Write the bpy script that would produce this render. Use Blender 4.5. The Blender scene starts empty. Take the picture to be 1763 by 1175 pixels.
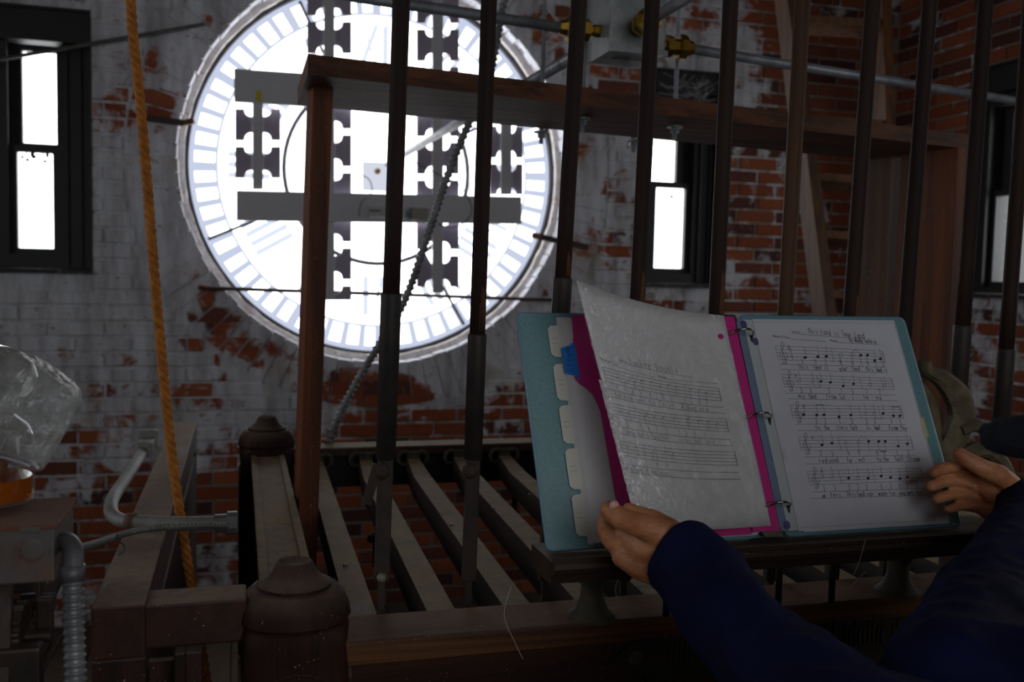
import bpy, bmesh, math, random
import numpy as np
from mathutils import Vector, Matrix, noise
random.seed(7)
S = bpy.context.scene; COL = S.collection
PI = math.pi
V = Vector
# ---------------------------------------------------------------- camera
W, H, F = 1763.0, 1175.0, 1650.0
YAW = math.radians(15.93); PITCH = math.atan(112.5 / 1650); ROLL = .022
CAMP = V((0, 0, 1.6))
RM = Matrix.Rotation(-YAW, 3, 'Z') @ Matrix.Rotation(PI / 2 - PITCH, 3, 'X') @ Matrix.Rotation(ROLL, 3, 'Z')
cd = bpy.data.cameras.new('camera'); cam = bpy.data.objects.new('camera', cd); COL.objects.link(cam)
cd.sensor_width = 23.5; cd.lens = F / W * 23.5; cd.clip_start = .02
cam.matrix_world = Matrix.Translation(CAMP) @ RM.to_4x4()
cd.dof.use_dof = True; cd.dof.focus_distance = 1.2; cd.dof.aperture_fstop = 4.5
S.camera = cam
# ---------------------------------------------------------------- light and exposure
world = bpy.data.worlds.new('overcast_sky'); S.world = world; world.use_nodes = True
bg = world.node_tree.nodes['Background']
bg.inputs[0].default_value = (.95, .98, 1, 1); bg.inputs[1].default_value = 4.0
S.view_settings.view_transform = 'Standard'; S.view_settings.look = 'None'
S.view_settings.gamma = 1; S.view_settings.use_curve_mapping = False
S.view_settings.exposure = 0.52
DIAL_L = 3.2          # brightness of the backlit milk glass of the dial in view
DIAL_REAR = 1.3       # unseen dials of the other three tower walls, fill light for the room
DIAL_LEFT = 1.2
DIAL_RIGHT = 0.7
S.cycles.use_denoising = True
S.cycles.max_bounces = 6; S.cycles.diffuse_bounces = 4; S.cycles.transparent_max_bounces = 12
S.cycles.caustics_reflective = False; S.cycles.caustics_refractive = False
S.cycles.sample_clamp_indirect = 4

# ---------------------------------------------------------------- pixel helpers: a photo pixel seen on a real plane of the room
def ray(x, y): return RM @ V(((x - W / 2) / F, -(y - H / 2) / F, -1))
def PD(x, y, z): return CAMP + ray(x, y) * z
def PX(x, y, X): r = ray(x, y); return CAMP + r * (X / r.x)
def PY(x, y, Y): r = ray(x, y); return CAMP + r * (Y / r.y)
def PZ(x, y, Z): r = ray(x, y); return CAMP + r * ((Z - 1.6) / r.z)
def proj(p):
    q = RM.transposed() @ (V(p) - CAMP); return (W / 2 + F * q.x / -q.z, H / 2 - F * q.y / -q.z)

# ---------------------------------------------------------------- object helpers
WO = {}
def thing(name, label, cat, loc=(0, 0, 0), group=None, kind=None):
    o = bpy.data.objects.new(name, None); COL.objects.link(o); o.location = loc; o.empty_display_size = .05
    WO[o] = V(loc)
    if label: o['label'] = label
    if cat: o['category'] = cat
    if group: o['group'] = group
    if kind: o['kind'] = kind
    return o
def tag(o, label=None, cat=None, group=None, kind=None):
    for k, v in (('label', label), ('category', cat), ('group', group), ('kind', kind)):
        if v: o[k] = v
    return o
def link_mesh(name, me, parent=None, off=V((0, 0, 0))):
    o = bpy.data.objects.new(name, me); COL.objects.link(o)
    WO[o] = off
    if parent: o.parent = parent
    else: o.location = off
    return o
class MB:
    def __init__(s): s.v = []; s.f = []
    def add(s, vs, fs):
        n = len(s.v); s.v += [V(p) for p in vs]; s.f += [tuple(i + n for i in f) for f in fs]; return s
    def box(s, c, d, rot=None, bev=0):
        c = V(c); hx, hy, hz = d[0] / 2, d[1] / 2, d[2] / 2
        if not bev:
            vs = [V((x, y, z)) for x in (-hx, hx) for y in (-hy, hy) for z in (-hz, hz)]
            fs = [(0, 1, 3, 2), (4, 6, 7, 5), (0, 4, 5, 1), (2, 3, 7, 6), (0, 2, 6, 4), (1, 5, 7, 3)]
        else:
            bm = bmesh.new(); bmesh.ops.create_cube(bm, size=1)
            for v in bm.verts: v.co = V((v.co.x * d[0], v.co.y * d[1], v.co.z * d[2]))
            bmesh.ops.bevel(bm, geom=bm.edges[:], offset=bev, segments=2, affect='EDGES', profile=.6)
            bm.verts.index_update()
            vs = [v.co.copy() for v in bm.verts]; fs = [tuple(v.index for v in f.verts) for f in bm.faces]; bm.free()
        if rot is not None: vs = [rot @ p for p in vs]
        return s.add([p + c for p in vs], fs)
    def beam(s, a, b, w, h, up=(0, 0, 1), bev=0):        # box whose length runs a -> b, w sideways, h along up
        a = V(a); b = V(b); t = (b - a); L = t.length; t.normalize(); u = V(up); sd = t.cross(u).normalized(); u = sd.cross(t)
        R = Matrix((sd, t, u)).transposed()
        return s.box((a + b) / 2, (w, L, h), R, bev)
    def hexa(s, p):                                       # 8 corners: bottom ring 4, top ring 4
        return s.add(p, [(3, 2, 1, 0), (4, 5, 6, 7), (0, 1, 5, 4), (1, 2, 6, 5), (2, 3, 7, 6), (3, 0, 4, 7)])
    def tube(s, pts, r, seg=10, cap=True):
        pts = [V(p) for p in pts]; n = len(pts)
        rr = r if isinstance(r, (list, tuple)) else [r] * n
        t0 = (pts[1] - pts[0]).normalized(); a = V((0, 0, 1)) if abs(t0.z) < .9 else V((1, 0, 0)); u = t0.cross(a).normalized()
        vs = []; fs = []
        for i, p in enumerate(pts):
            t = (pts[min(i + 1, n - 1)] - pts[max(i - 1, 0)]).normalized()
            u = (u - t * u.dot(t)).normalized(); w = t.cross(u)
            for k in range(seg):
                an = 2 * PI * k / seg; vs.append(p + (u * math.cos(an) + w * math.sin(an)) * rr[i])
        for i in range(n - 1):
            for k in range(seg):
                k2 = (k + 1) % seg; fs.append((i * seg + k, i * seg + k2, (i + 1) * seg + k2, (i + 1) * seg + k))
        if cap: fs += [tuple(range(seg - 1, -1, -1)), tuple((n - 1) * seg + k for k in range(seg))]
        return s.add(vs, fs)
    def lathe(s, c, prof, seg=20, ax=(0, 0, 1), sq=0):    # prof: (radius, height) ; sq 0 round .. 1 square
        ax = V(ax).normalized(); a = V((1, 0, 0)) if abs(ax.x) < .9 else V((0, 1, 0)); u = (a - ax * a.dot(ax)).normalized(); w = ax.cross(u)
        c = V(c); vs = []; fs = []
        for pr in prof:
            r, h = pr[0], pr[1]; q = pr[2] if len(pr) > 2 else sq
            for k in range(seg):
                an = 2 * PI * (k + .5) / seg; cc, ss = math.cos(an), math.sin(an)
                m = 1 / max(abs(cc), abs(ss)); f = (1 - q) + q * m
                vs.append(c + (u * cc + w * ss) * r * f + ax * h)
        n = len(prof)
        for i in range(n - 1):
            for k in range(seg):
                k2 = (k + 1) % seg; fs.append((i * seg + k, i * seg + k2, (i + 1) * seg + k2, (i + 1) * seg + k))
        fs += [tuple(range(seg - 1, -1, -1)), tuple((n - 1) * seg + k for k in range(seg))]
        return s.add(vs, fs)
    def ball(s, c, r, seg=12, sc=(1, 1, 1)):
        vs = []; fs = []; n = seg // 2; c = V(c)
        for i in range(1, n):
            ph = PI * i / n
            for k in range(seg):
                a = 2 * PI * k / seg; vs.append(c + V((math.sin(ph) * math.cos(a) * sc[0], math.sin(ph) * math.sin(a) * sc[1], math.cos(ph) * sc[2])) * r)
        for i in range(n - 2):
            for k in range(seg):
                k2 = (k + 1) % seg; fs.append((i * seg + k, (i + 1) * seg + k, (i + 1) * seg + k2, i * seg + k2))
        a = len(vs); vs += [c + V((0, 0, r * sc[2])), c - V((0, 0, r * sc[2]))]
        for k in range(seg):
            k2 = (k + 1) % seg; fs.append((a, k, k2)); fs.append((a + 1, (n - 2) * seg + k2, (n - 2) * seg + k))
        return s.add(vs, fs)
    def prism(s, pts, d):                                  # polygon extruded by vector d
        n = len(pts); d = V(d); pts = [V(p) for p in pts]
        return s.add(pts + [p + d for p in pts], [tuple(range(n)), tuple(range(2 * n - 1, n - 1, -1))] + [(i, i + n, (i + 1) % n + n, (i + 1) % n) for i in range(n)])
    def grid(s, fn, nu, nv):
        vs = [fn(i / nu, j / nv) for j in range(nv + 1) for i in range(nu + 1)]
        return s.add(vs, [(j * (nu + 1) + i, j * (nu + 1) + i + 1, (j + 1) * (nu + 1) + i + 1, (j + 1) * (nu + 1) + i) for j in range(nv) for i in range(nu)])
    def build(s, name, m, parent=None, smooth=False, off=None, norm=True):
        if parent is not None: off = WO[parent]
        elif off is None: off = V((0, 0, 0))
        me = bpy.data.meshes.new(name); me.from_pydata([tuple(p - off) for p in s.v], [], s.f)
        if norm:
            bm = bmesh.new(); bm.from_mesh(me); bmesh.ops.recalc_face_normals(bm, faces=bm.faces[:]); bm.to_mesh(me); bm.free()
        me.materials.append(m)
        if smooth:
            me.polygons.foreach_set('use_smooth', [True] * len(me.polygons))
            if smooth != 2:
                try: me.set_sharp_from_angle(angle=math.radians(38))
                except Exception: pass
        me.update()
        return link_mesh(name, me, parent, V(off))
def copy_tree(o, delta, label=None):
    c = o.copy(); COL.objects.link(c); c.location = V(o.location) + V(delta); WO[c] = WO[o] + V(delta)
    if label: c['label'] = label
    for ch in list(o.children):
        d = ch.copy(); COL.objects.link(d); d.parent = c; WO[d] = WO[c]
        for g in list(ch.children):
            e = g.copy(); COL.objects.link(e); e.parent = d
    return c
def smooth_path(pts, n=8):                                 # Catmull-Rom
    pts = [V(p) for p in pts]; P = [pts[0] * 2 - pts[1]] + pts + [pts[-1] * 2 - pts[-2]]; out = []
    for i in range(1, len(P) - 2):
        a, b, c, d = P[i - 1:i + 3]
        for k in range(n):
            t = k / n; out.append(.5 * ((2 * b) + (c - a) * t + (2 * a - 5 * b + 4 * c - d) * t * t + (3 * b - a - 3 * c + d) * t ** 3))
    out.append(pts[-1]); return out
def resample(pts, step):
    L = [0]
    for a, b in zip(pts, pts[1:]): L.append(L[-1] + (b - a).length)
    n = max(2, int(L[-1] / step)); out = []; j = 0
    for i in range(n + 1):
        d = L[-1] * i / n
        while j < len(L) - 2 and L[j + 1] < d: j += 1
        out.append(pts[j].lerp(pts[j + 1], (d - L[j]) / max(1e-9, L[j + 1] - L[j])))
    return out

# ---------------------------------------------------------------- materials
def srgb(r, g, b): return tuple(((c / 255) / 12.92 if c <= 10 else ((c / 255 + .055) / 1.055) ** 2.4) for c in (r, g, b)) + (1,)
class NT:
    def __init__(s, name):
        s.m = bpy.data.materials.new(name); s.m.use_nodes = True; s.t = s.m.node_tree; s.t.nodes.clear()
        s.out = s.n('ShaderNodeOutputMaterial')
    def n(s, typ, ins=None, **kw):
        nd = s.t.nodes.new(typ)
        for k, v in kw.items(): setattr(nd, k, v)
        for k, v in (ins or {}).items():
            if isinstance(v, bpy.types.NodeSocket): s.t.links.new(v, nd.inputs[k])
            else: nd.inputs[k].default_value = v
        return nd
    def mth(s, op, a, b=0.0, c=0.0, clamp=False):
        nd = s.n('ShaderNodeMath', {0: a, 1: b, 2: c}, operation=op); nd.use_clamp = clamp; return nd.outputs[0]
    def noise(s, vec, scale, detail=4, rough=.55, dist=0):
        return s.n('ShaderNodeTexNoise', {'Vector': vec, 'Scale': scale, 'Detail': detail, 'Roughness': rough, 'Distortion': dist}).outputs['Fac']
    def ss(s, x, a, b, lo=0., hi=1.):
        return s.n('ShaderNodeMapRange', {0: x, 1: a, 2: b, 3: lo, 4: hi}, interpolation_type='SMOOTHSTEP').outputs[0]
    def mix(s, f, a, b):
        nd = s.n('ShaderNodeMix', data_type='RGBA')
        for k, v in ((0, f), (6, a), (7, b)):
            if isinstance(v, bpy.types.NodeSocket): s.t.links.new(v, nd.inputs[k])
            else: nd.inputs[k].default_value = v
        return nd.outputs[2]
    def bump(s, h, st, dist=.002, nrm=None):
        d = {'Height': h, 'Strength': st, 'Distance': dist}
        if nrm is not None: d['Normal'] = nrm
        return s.n('ShaderNodeBump', d).outputs[0]
    def finish(s, base, rough=.7, metal=0., nrm=None, **kw):
        d = {'Base Color': base, 'Roughness': rough, 'Metallic': metal}
        if nrm is not None: d['Normal'] = nrm
        d.update(kw)
        b = s.n('ShaderNodeBsdfPrincipled', d); s.t.links.new(b.outputs[0], s.out.inputs[0]); return s.m
    def pos(s, st=(1, 1, 1)):
        g = s.n('ShaderNodeNewGeometry').outputs['Position']
        return s.n('ShaderNodeMapping', {'Vector': g, 'Scale': st}).outputs[0]
def surf(name, c1, c2, scale=8, rough=.6, metal=0., bump=.2, st=(1, 1, 1), dust=0., dustc=(98, 86, 72), fine=60, spec=.5, c3=None):
    """two-tone procedural surface; dust lies on faces that look up"""
    t = NT(name); p = t.pos(st); nz = t.noise(p, scale, 5, .6); nf = t.noise(p, fine, 4, .6)
    col = t.mix(t.ss(nz, .35, .65), c1, c2)
    if c3: col = t.mix(t.ss(t.noise(p, scale * 2.3, 3), .58, .7), col, c3)
    col = t.mix(t.mth('MULTIPLY', t.ss(nf, .3, .75), .35), col, tuple(c * .45 for c in c1[:3]) + (1,))
    ro = rough
    if dust:
        nrm = t.n('ShaderNodeNewGeometry').outputs['Normal']; up = t.n('ShaderNodeSeparateXYZ', {0: nrm}).outputs[2]
        q = t.pos(); dn = t.noise(q, 14, 5, .65)
        m = t.mth('MULTIPLY', t.ss(up, .15, .95), t.ss(dn, .12, .62), clamp=True)
        m = t.mth('MULTIPLY', m, dust)
        dc = t.mix(t.noise(q, 90, 3), srgb(*dustc), srgb(*[c * .72 for c in dustc]))
        col = t.mix(m, col, dc); ro = t.mth('ADD', rough, t.mth('MULTIPLY', m, .9 - rough))
    return t.finish(col, ro, metal, t.bump(nf, bump, .002), **{'Specular IOR Level': spec})
def wood(name, c1, c2, axis='Z', scale=1., rough=.6, dust=0., dustc=(98, 86, 72), bump=.25, spec=.35):
    k = 40 * scale; st = {'X': (1.2, k, k), 'Y': (k, 1.2, k), 'Z': (k, k, 1.2)}[axis]
    t = NT(name); p = t.pos(st); g = t.noise(p, 1, 6, .65, .6); pl = t.pos(tuple(.15 * a for a in st)); big = t.noise(pl, 1, 3)
    col = t.mix(t.ss(g, .36, .66), c1, c2)
    col = t.mix(t.mth('MULTIPLY', t.ss(big, .45, .7), .5), col, tuple(c * .4 for c in c1[:3]) + (1,))
    ro = rough
    if dust:
        nrm = t.n('ShaderNodeNewGeometry').outputs['Normal']; up = t.n('ShaderNodeSeparateXYZ', {0: nrm}).outputs[2]
        q = t.pos(); m = t.mth('MULTIPLY', t.mth('MULTIPLY', t.ss(up, .15, .95), t.ss(t.noise(q, 14, 5, .65), .1, .6), clamp=True), dust)
        dc = t.mix(t.noise(q, 90, 3), srgb(*dustc), srgb(*[c * .72 for c in dustc])); col = t.mix(m, col, dc)
        sp = t.mth('MULTIPLY', t.ss(t.noise(q, 330, 1), .71, .76), t.ss(t.noise(q, 25, 2), .45, .6)); col = t.mix(t.mth('MULTIPLY', sp, .8), col, srgb(190, 180, 165))
        ro = t.mth('ADD', rough, t.mth('MULTIPLY', m, .9 - rough))
    return t.finish(col, ro, 0., t.bump(g, bump, .0015), **{'Specular IOR Level': spec})
def plain(name, c, rough=.5, metal=0., **kw):
    t = NT(name); n = t.noise(t.pos(), 35, 4)
    return t.finish(t.mix(t.mth('MULTIPLY', n, .35), c, tuple(x * .6 for x in c[:3]) + (1,)), rough, metal, t.bump(n, .08, .001), **kw)
def emit(name, c, L):
    t = NT(name); e = t.n('ShaderNodeEmission', {0: c, 1: L}); t.t.links.new(e.outputs[0], t.out.inputs[0]); return t.m
def film(name, tint=(1, 1, 1, 1), gloss=.12, rough=.08, haze=0.0, hazec=(.6, .6, .6, 1), crink=0, cs=60):
    """clear film or glass: transparent with a glossy skin and a little milky haze"""
    t = NT(name); tr = t.n('ShaderNodeBsdfTransparent', {0: tint}); d = {'Color': (1, 1, 1, 1), 'Roughness': rough}
    if crink:
        nn = t.noise(t.pos(), cs, 3, .6, 1.5); d['Normal'] = t.bump(nn, crink, .01)
    gl = t.n('ShaderNodeBsdfGlossy', d); df = t.n('ShaderNodeBsdfDiffuse', {0: hazec})
    fr = t.n('ShaderNodeLayerWeight', {0: .5}).outputs['Facing']
    a = t.n('ShaderNodeMixShader', {0: t.mth('MULTIPLY_ADD', fr, haze * 1.5, haze, clamp=True), 1: tr.outputs[0], 2: df.outputs[0]})
    b = t.n('ShaderNodeMixShader', {0: t.mth('MULTIPLY_ADD', t.mth('POWER', fr, 3), .5, gloss, clamp=True), 1: a.outputs[0], 2: gl.outputs[0]})
    t.t.links.new(b.outputs[0], t.out.inputs[0]); return t.m

def brick_mat(name, axis, paint_bias, mortar=False):
    """brick or mortar under old flaking white paint. axis: world axis along the wall (0 X, 1 Y)"""
    t = NT(name); g = t.n('ShaderNodeNewGeometry').outputs['Position']; xyz = t.n('ShaderNodeSeparateXYZ', {0: g}); p = t.pos()
    u = xyz.outputs[axis]; z = xyz.outputs[2]
    row = t.mth('FLOOR', t.mth('DIVIDE', z, .068)); par = t.mth('MULTIPLY', t.mth('MODULO', row, 2.0), .1135)
    colm = t.mth('FLOOR', t.mth('DIVIDE', t.mth('ADD', u, par), .227))
    wn = t.n('ShaderNodeTexWhiteNoise', {'Vector': t.n('ShaderNodeCombineXYZ', {0: row, 1: colm, 2: 0.0}).outputs[0]}, noise_dimensions='3D')
    rnd = wn.outputs['Value']
    fine = t.noise(p, 110, 4, .65); med = t.noise(p, 22, 4, .6)
    if mortar:
        base = t.mix(med, srgb(120, 108, 98), srgb(150, 138, 126))
    else:
        ramp = t.n('ShaderNodeValToRGB', {0: rnd}); cr = ramp.color_ramp
        cols = [(0, (70, 46, 44)), (.22, (86, 54, 48)), (.36, (150, 80, 52)), (.6, (138, 70, 44)), (.8, (164, 92, 60)), (1, (96, 60, 54))]
        for i, (a, c) in enumerate(cols):
            e = cr.elements[i] if i < 2 else cr.elements.new(a)
            e.position = a; e.color = srgb(*c)
        base = t.mix(t.mth('MULTIPLY', t.ss(fine, .35, .8), .55), ramp.outputs[0], srgb(92, 54, 44))
    # paint mask: broad patches, whole bricks that shed it, ragged edges
    big = t.noise(p, 2.1, 3, .5); pb = t.noise(p, 9, 5, .65, .4)
    s = t.mth('MULTIPLY_ADD', big, 1.25, -.17); s = t.mth('MULTIPLY_ADD', pb, .95, s)
    if not mortar: s = t.mth('MULTIPLY_ADD', rnd, -.22, s)
    else: s = t.mth('ADD', s, .02)
    s = t.mth('ADD', s, paint_bias(t, u, z))
    mask = t.ss(s, .72, .86)
    streak = t.noise(t.pos((14, 14, 2.5)), 1, 4, .6)
    pc = t.mix(t.ss(streak, .3, .75), srgb(220, 224, 232), srgb(160, 158, 162))
    pc = t.mix(t.ss(t.noise(p, 5, 4), .56, .72, 0, .6), pc, srgb(168, 160, 138))
    pc = t.mix(t.ss(t.noise(p, 30, 3), .62, .74, 0, .8), pc, srgb(140, 92, 76))
    col = t.mix(t.mth('MULTIPLY', mask, .93), base, pc)
    h = t.mth('MULTIPLY_ADD', mask, .5, t.mth('MULTIPLY_ADD', fine, .6, med))
    return t.finish(col, .88, 0., t.bump(h, .5, .004), **{'Specular IOR Level': .25})
# back wall: paint thins towards the right corner and along the foot of the wall
def bias_back(t, u, z):
    a = t.ss(u, 2.15, 3.0, 0., -.22); b = t.ss(z, .5, .95, -.30, 0.); b = t.mth('MULTIPLY_ADD', t.ss(u, -.4, .3), t.ss(z, .85, 1.3, -.15, 0.), b); c = t.ss(u, -.3, .35, .12, 0.)
    dx = t.mth('SUBTRACT', u, .645); dz = t.mth('SUBTRACT', z, 2.088)
    d = t.mth('SQRT', t.mth('ADD', t.mth('MULTIPLY', dx, dx), t.mth('MULTIPLY', dz, dz)))
    return t.mth('ADD', t.mth('ADD', t.mth('ADD', a, b), c), t.mth('ADD', t.ss(d, .93, 1.0, .2, .02), t.mth('MULTIPLY', t.ss(u, 1.5, 1.7, 0., -.05), 1.0)))
def bias_right(t, u, z): return t.mth('ADD', t.ss(z, 1.3, 2.0, -.12, -.34), t.ss(u, 4.1, 4.5, 0., .08))
def bias_none(t, u, z): return t.mth('ADD', 0., -.05)
# ================================================================= the tower room
YW, XR, XL, YF, ZC = 4.533, 3.44, -2.30, -1.20, 3.40
CX, CZ, RO = .645, 2.088, .9215; KS = .955
M_bk = brick_mat('painted_brick', 0, bias_back); M_mo = brick_mat('painted_mortar', 0, bias_back, True)
M_bkR = brick_mat('bare_brick', 1, bias_right); M_moR = brick_mat('bare_mortar', 1, bias_right, True)
M_black = surf('black_painted_wood', srgb(20, 20, 22), srgb(30, 29, 30), 12, .5, 0, .3, dust=.25, dustc=(90, 86, 80))
M_reveal = surf('flaked_white_reveal', srgb(240, 238, 234), srgb(214, 206, 200), 22, .8, 0, .5, c3=srgb(176, 104, 78))
M_floor = wood('old_floor_boards', srgb(74, 58, 46), srgb(52, 40, 32), 'X', .6, .8, dust=.7)
M_joist = wood('ceiling_boards', srgb(88, 66, 48), srgb(60, 44, 32), 'Y', .6, .8)
M_glass = film('old_window_glass', (1, 1, 1, 1), .04, .05)
M_oldwood = wood('pale_weathered_wood', srgb(120, 84, 58), srgb(92, 62, 42), 'Z', 1, .75, dust=.4)

def rectp(x0, y0, x1, y1, plane='Y', c=YW):
    f = PY if plane == 'Y' else PX
    a, b, d, e = f(x0, y0, c), f(x1, y0, c), f(x0, y1, c), f(x1, y1, c)
    if plane == 'Y': return ((a.x + d.x) / 2, (d.z + e.z) / 2, (b.x + e.x) / 2, (a.z + b.z) / 2)
    return ((b.y + e.y) / 2, (d.z + e.z) / 2, (a.y + d.y) / 2, (a.z + b.z) / 2)
def wall_mesh(outer, holes, P, thick):
    """slab with real openings: P(u,v,w) -> world, w<0 goes out of the room"""
    bm = bmesh.new()
    def loop(pts):
        vs = [bm.verts.new((u, v, 0)) for u, v in pts]
        return [bm.edges.new((vs[i], vs[(i + 1) % len(vs)])) for i in range(len(vs))]
    u0, v0, u1, v1 = outer; E = loop([(u0, v0), (u1, v0), (u1, v1), (u0, v1)])
    for h in holes: E += loop(h)
    bmesh.ops.triangle_fill(bm, edges=E, use_beauty=True, normal=(0, 0, 1))
    r = bmesh.ops.extrude_face_region(bm, geom=bm.faces[:])
    for g in r['geom']:
        if isinstance(g, bmesh.types.BMVert): g.co.z -= thick
    bm.verts.index_update(); m = MB(); m.add([P(v.co.x, v.co.y, v.co.z) for v in bm.verts], [tuple(v.index for v in f.verts) for f in bm.faces]); bm.free()
    return m
def circ(cx, cy, r, n=72): return [(cx + r * math.cos(2 * PI * i / n), cy + r * math.sin(2 * PI * i / n)) for i in range(n)]
def rc(r): return [(r[0], r[1]), (r[2], r[1]), (r[2], r[3]), (r[0], r[3])]
def Pback(u, v, w): return V((u, YW - w, v))
def Pright(u, v, w): return V((XR - w, u, v))
def Pleft(u, v, w): return V((XL + w, u, v))
def Pfront(u, v, w): return V((u, YF + w, v))
CYM = (YW + YF) / 2
W1 = rectp(-45, 10, 158, 470); W2 = rectp(1098, 120, 1240, 495); W3 = rectp(1665, 100, 1862, 515, 'X', XR)
walls = {}
walls['back'] = wall_mesh((XL - .4, 0, XR + .4, ZC), [circ(CX, CZ, RO), rc(W1), rc(W2)], Pback, .42).build('wall_back', M_mo)
walls['right'] = wall_mesh((YF, 0, YW, ZC), [circ(CYM, CZ, RO), rc(W3)], Pright, .42).build('wall_right', M_moR)
walls['left'] = wall_mesh((YF, 0, YW, ZC), [circ(CYM, CZ, RO)], Pleft, .42).build('wall_left', M_moR)
walls['front'] = wall_mesh((XL - .4, 0, XR + .4, ZC), [circ(CX, CZ, RO)], Pfront, .42).build('wall_front', M_moR)
for k, w in walls.items(): tag(w, kind='structure', label={'back': 'brick wall around the clock dial with flaking white paint', 'right': 'bare red brick wall right of the wooden frame'}.get(k))
fl = MB(); fl.box(((XL + XR) / 2, (YF + YW) / 2, -.06), (XR - XL + .8, YW - YF + .8, .08)); fl = tag(fl.build('floor', M_floor), kind='structure')
x = XL
while x < XR:
    m = MB(); m.box((x + .07, (YF + YW) / 2, -.012), (.136, YW - YF, .02)); m.build('floor_board', M_floor, fl); x += .142
ce = MB(); ce.box(((XL + XR) / 2, (YF + YW) / 2, ZC + .08), (XR - XL + .8, YW - YF + .8, .08)); ce = tag(ce.build('ceiling', M_joist), kind='structure')
for i in range(9):
    m = MB(); m.box((XL + .4 + i * .62, (YF + YW) / 2, ZC - .05), (.06, YW - YF, .16)); m.build('joist', M_joist, ce)

# ---- bricks, one by one
def brick_piece(u0, v0, u1, v1, P, jit):
    """one brick: chamfered face, slightly proud of the joints"""
    c = .004; w0 = -.03; w1 = .008 + jit; r = lambda: random.uniform(-.0015, .0015)
    vs = [P(u, v, w0) for u, v in ((u0, v0), (u1, v0), (u1, v1), (u0, v1))] + \
         [P(u + r(), v + r(), w1 - .004) for u, v in ((u0, v0), (u1, v0), (u1, v1), (u0, v1))] + \
         [P(u, v, w1 + r()) for u, v in ((u0 + c, v0 + c), (u1 - c, v0 + c), (u1 - c, v1 - c), (u0 + c, v1 - c))]
    fs = [(i, (i + 1) % 4, (i + 1) % 4 + 4, i + 4) for i in range(4)] + [(i + 4, (i + 1) % 4 + 4, (i + 1) % 4 + 8, i + 8) for i in range(4)] + [(8, 9, 10, 11)]
    return vs, fs
def lay_bricks(wall, mat, P, u0, u1, v0, v1, rects, circle, arch, mirror=False):
    out = []; CH, BL = .068, .227; r0 = int(v0 / CH)
    for row in range(r0, int(v1 / CH)):
        z0 = row * CH + .006; z1 = (row + 1) * CH - .006; off = -(row % 2) * .1135
        k = int(math.floor((u0 - off) / BL)); 
        while True:
            a = k * BL + off; k += 1
            if a > u1: break
            segs = [(max(a + .006, u0), min(a + BL - .006, u1))]
            for R in rects:
                if z1 > R[1] - .01 and z0 < R[3] + .01:
                    n = []
                    for s0, s1 in segs:
                        if s1 <= R[0] or s0 >= R[2]: n.append((s0, s1))
                        else:
                            if s0 < R[0]: n.append((s0, R[0]))
                            if s1 > R[2]: n.append((R[2], s1))
                    segs = n
            if circle:
                cx, cz, R = circle; n = []
                zz = min(abs(z0 - cz), abs(z1 - cz)) if not (z0 < cz < z1) else 0
                if zz < R:
                    hw = math.sqrt(R * R - zz * zz); c0, c1 = cx - hw, cx + hw
                    for s0, s1 in segs:
                        if s1 <= c0 or s0 >= c1: n.append((s0, s1))
                        else:
                            if s0 < c0: n.append((s0, c0))
                            if s1 > c1: n.append((c1, s1))
                    segs = n
            for s0, s1 in segs:
                if s1 - s0 > .02: out.append(brick_piece(s0, z0, s1, z1, P, random.uniform(-.003, .004)))
    if arch:
        cx, cz, ra, rb, n = arch
        for i in range(n):
            a0 = 2 * PI * i / n + .0035; a1 = 2 * PI * (i + 1) / n - .0035; j = random.uniform(-.004, .005); ri = ra + random.uniform(-.004, .006)
            vs = []
            for w in (-.13, .006 + j):
                for a, r in ((a0, ri), (a0, rb), (a1, rb), (a1, ri)): vs.append(P(cx + r * math.cos(a), cz + r * math.sin(a), w))
            out.append((vs, [(3, 2, 1, 0), (4, 5, 6, 7), (0, 1, 5, 4), (1, 2, 6, 5), (2, 3, 7, 6), (3, 0, 4, 7)]))
    # largest in the picture become separate pieces
    def size(b):
        q = [proj(p) for p in b[0][-4:]]; xs = [a[0] for a in q]; ys = [a[1] for a in q]
        if max(xs) < 0 or min(xs) > W or max(ys) < 0 or min(ys) > H: return 0
        return (min(max(xs), W) - max(min(xs), 0)) * (min(max(ys), H) - max(min(ys), 0))
    out.sort(key=size, reverse=True)
    for vs, fs in out[:290]:
        m = MB(); m.add(vs, fs); m.build('brick', mat, wall)
    m = MB()
    for vs, fs in out[290:]: m.add(vs, fs)
    if m.v: tag(m.build('brick_field', mat, wall), kind='stuff')
lay_bricks(walls['back'], M_bk, Pback, -1.35, XR - .01, 0, 3.2, [W1, W2], (CX, CZ, 1.135), (CX, CZ, .912, 1.125, 88))
lay_bricks(walls['right'], M_bkR, Pright, 2.5, YW - .01, 0, 3.2, [W3], (CYM, CZ, 1.02), None)

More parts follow.
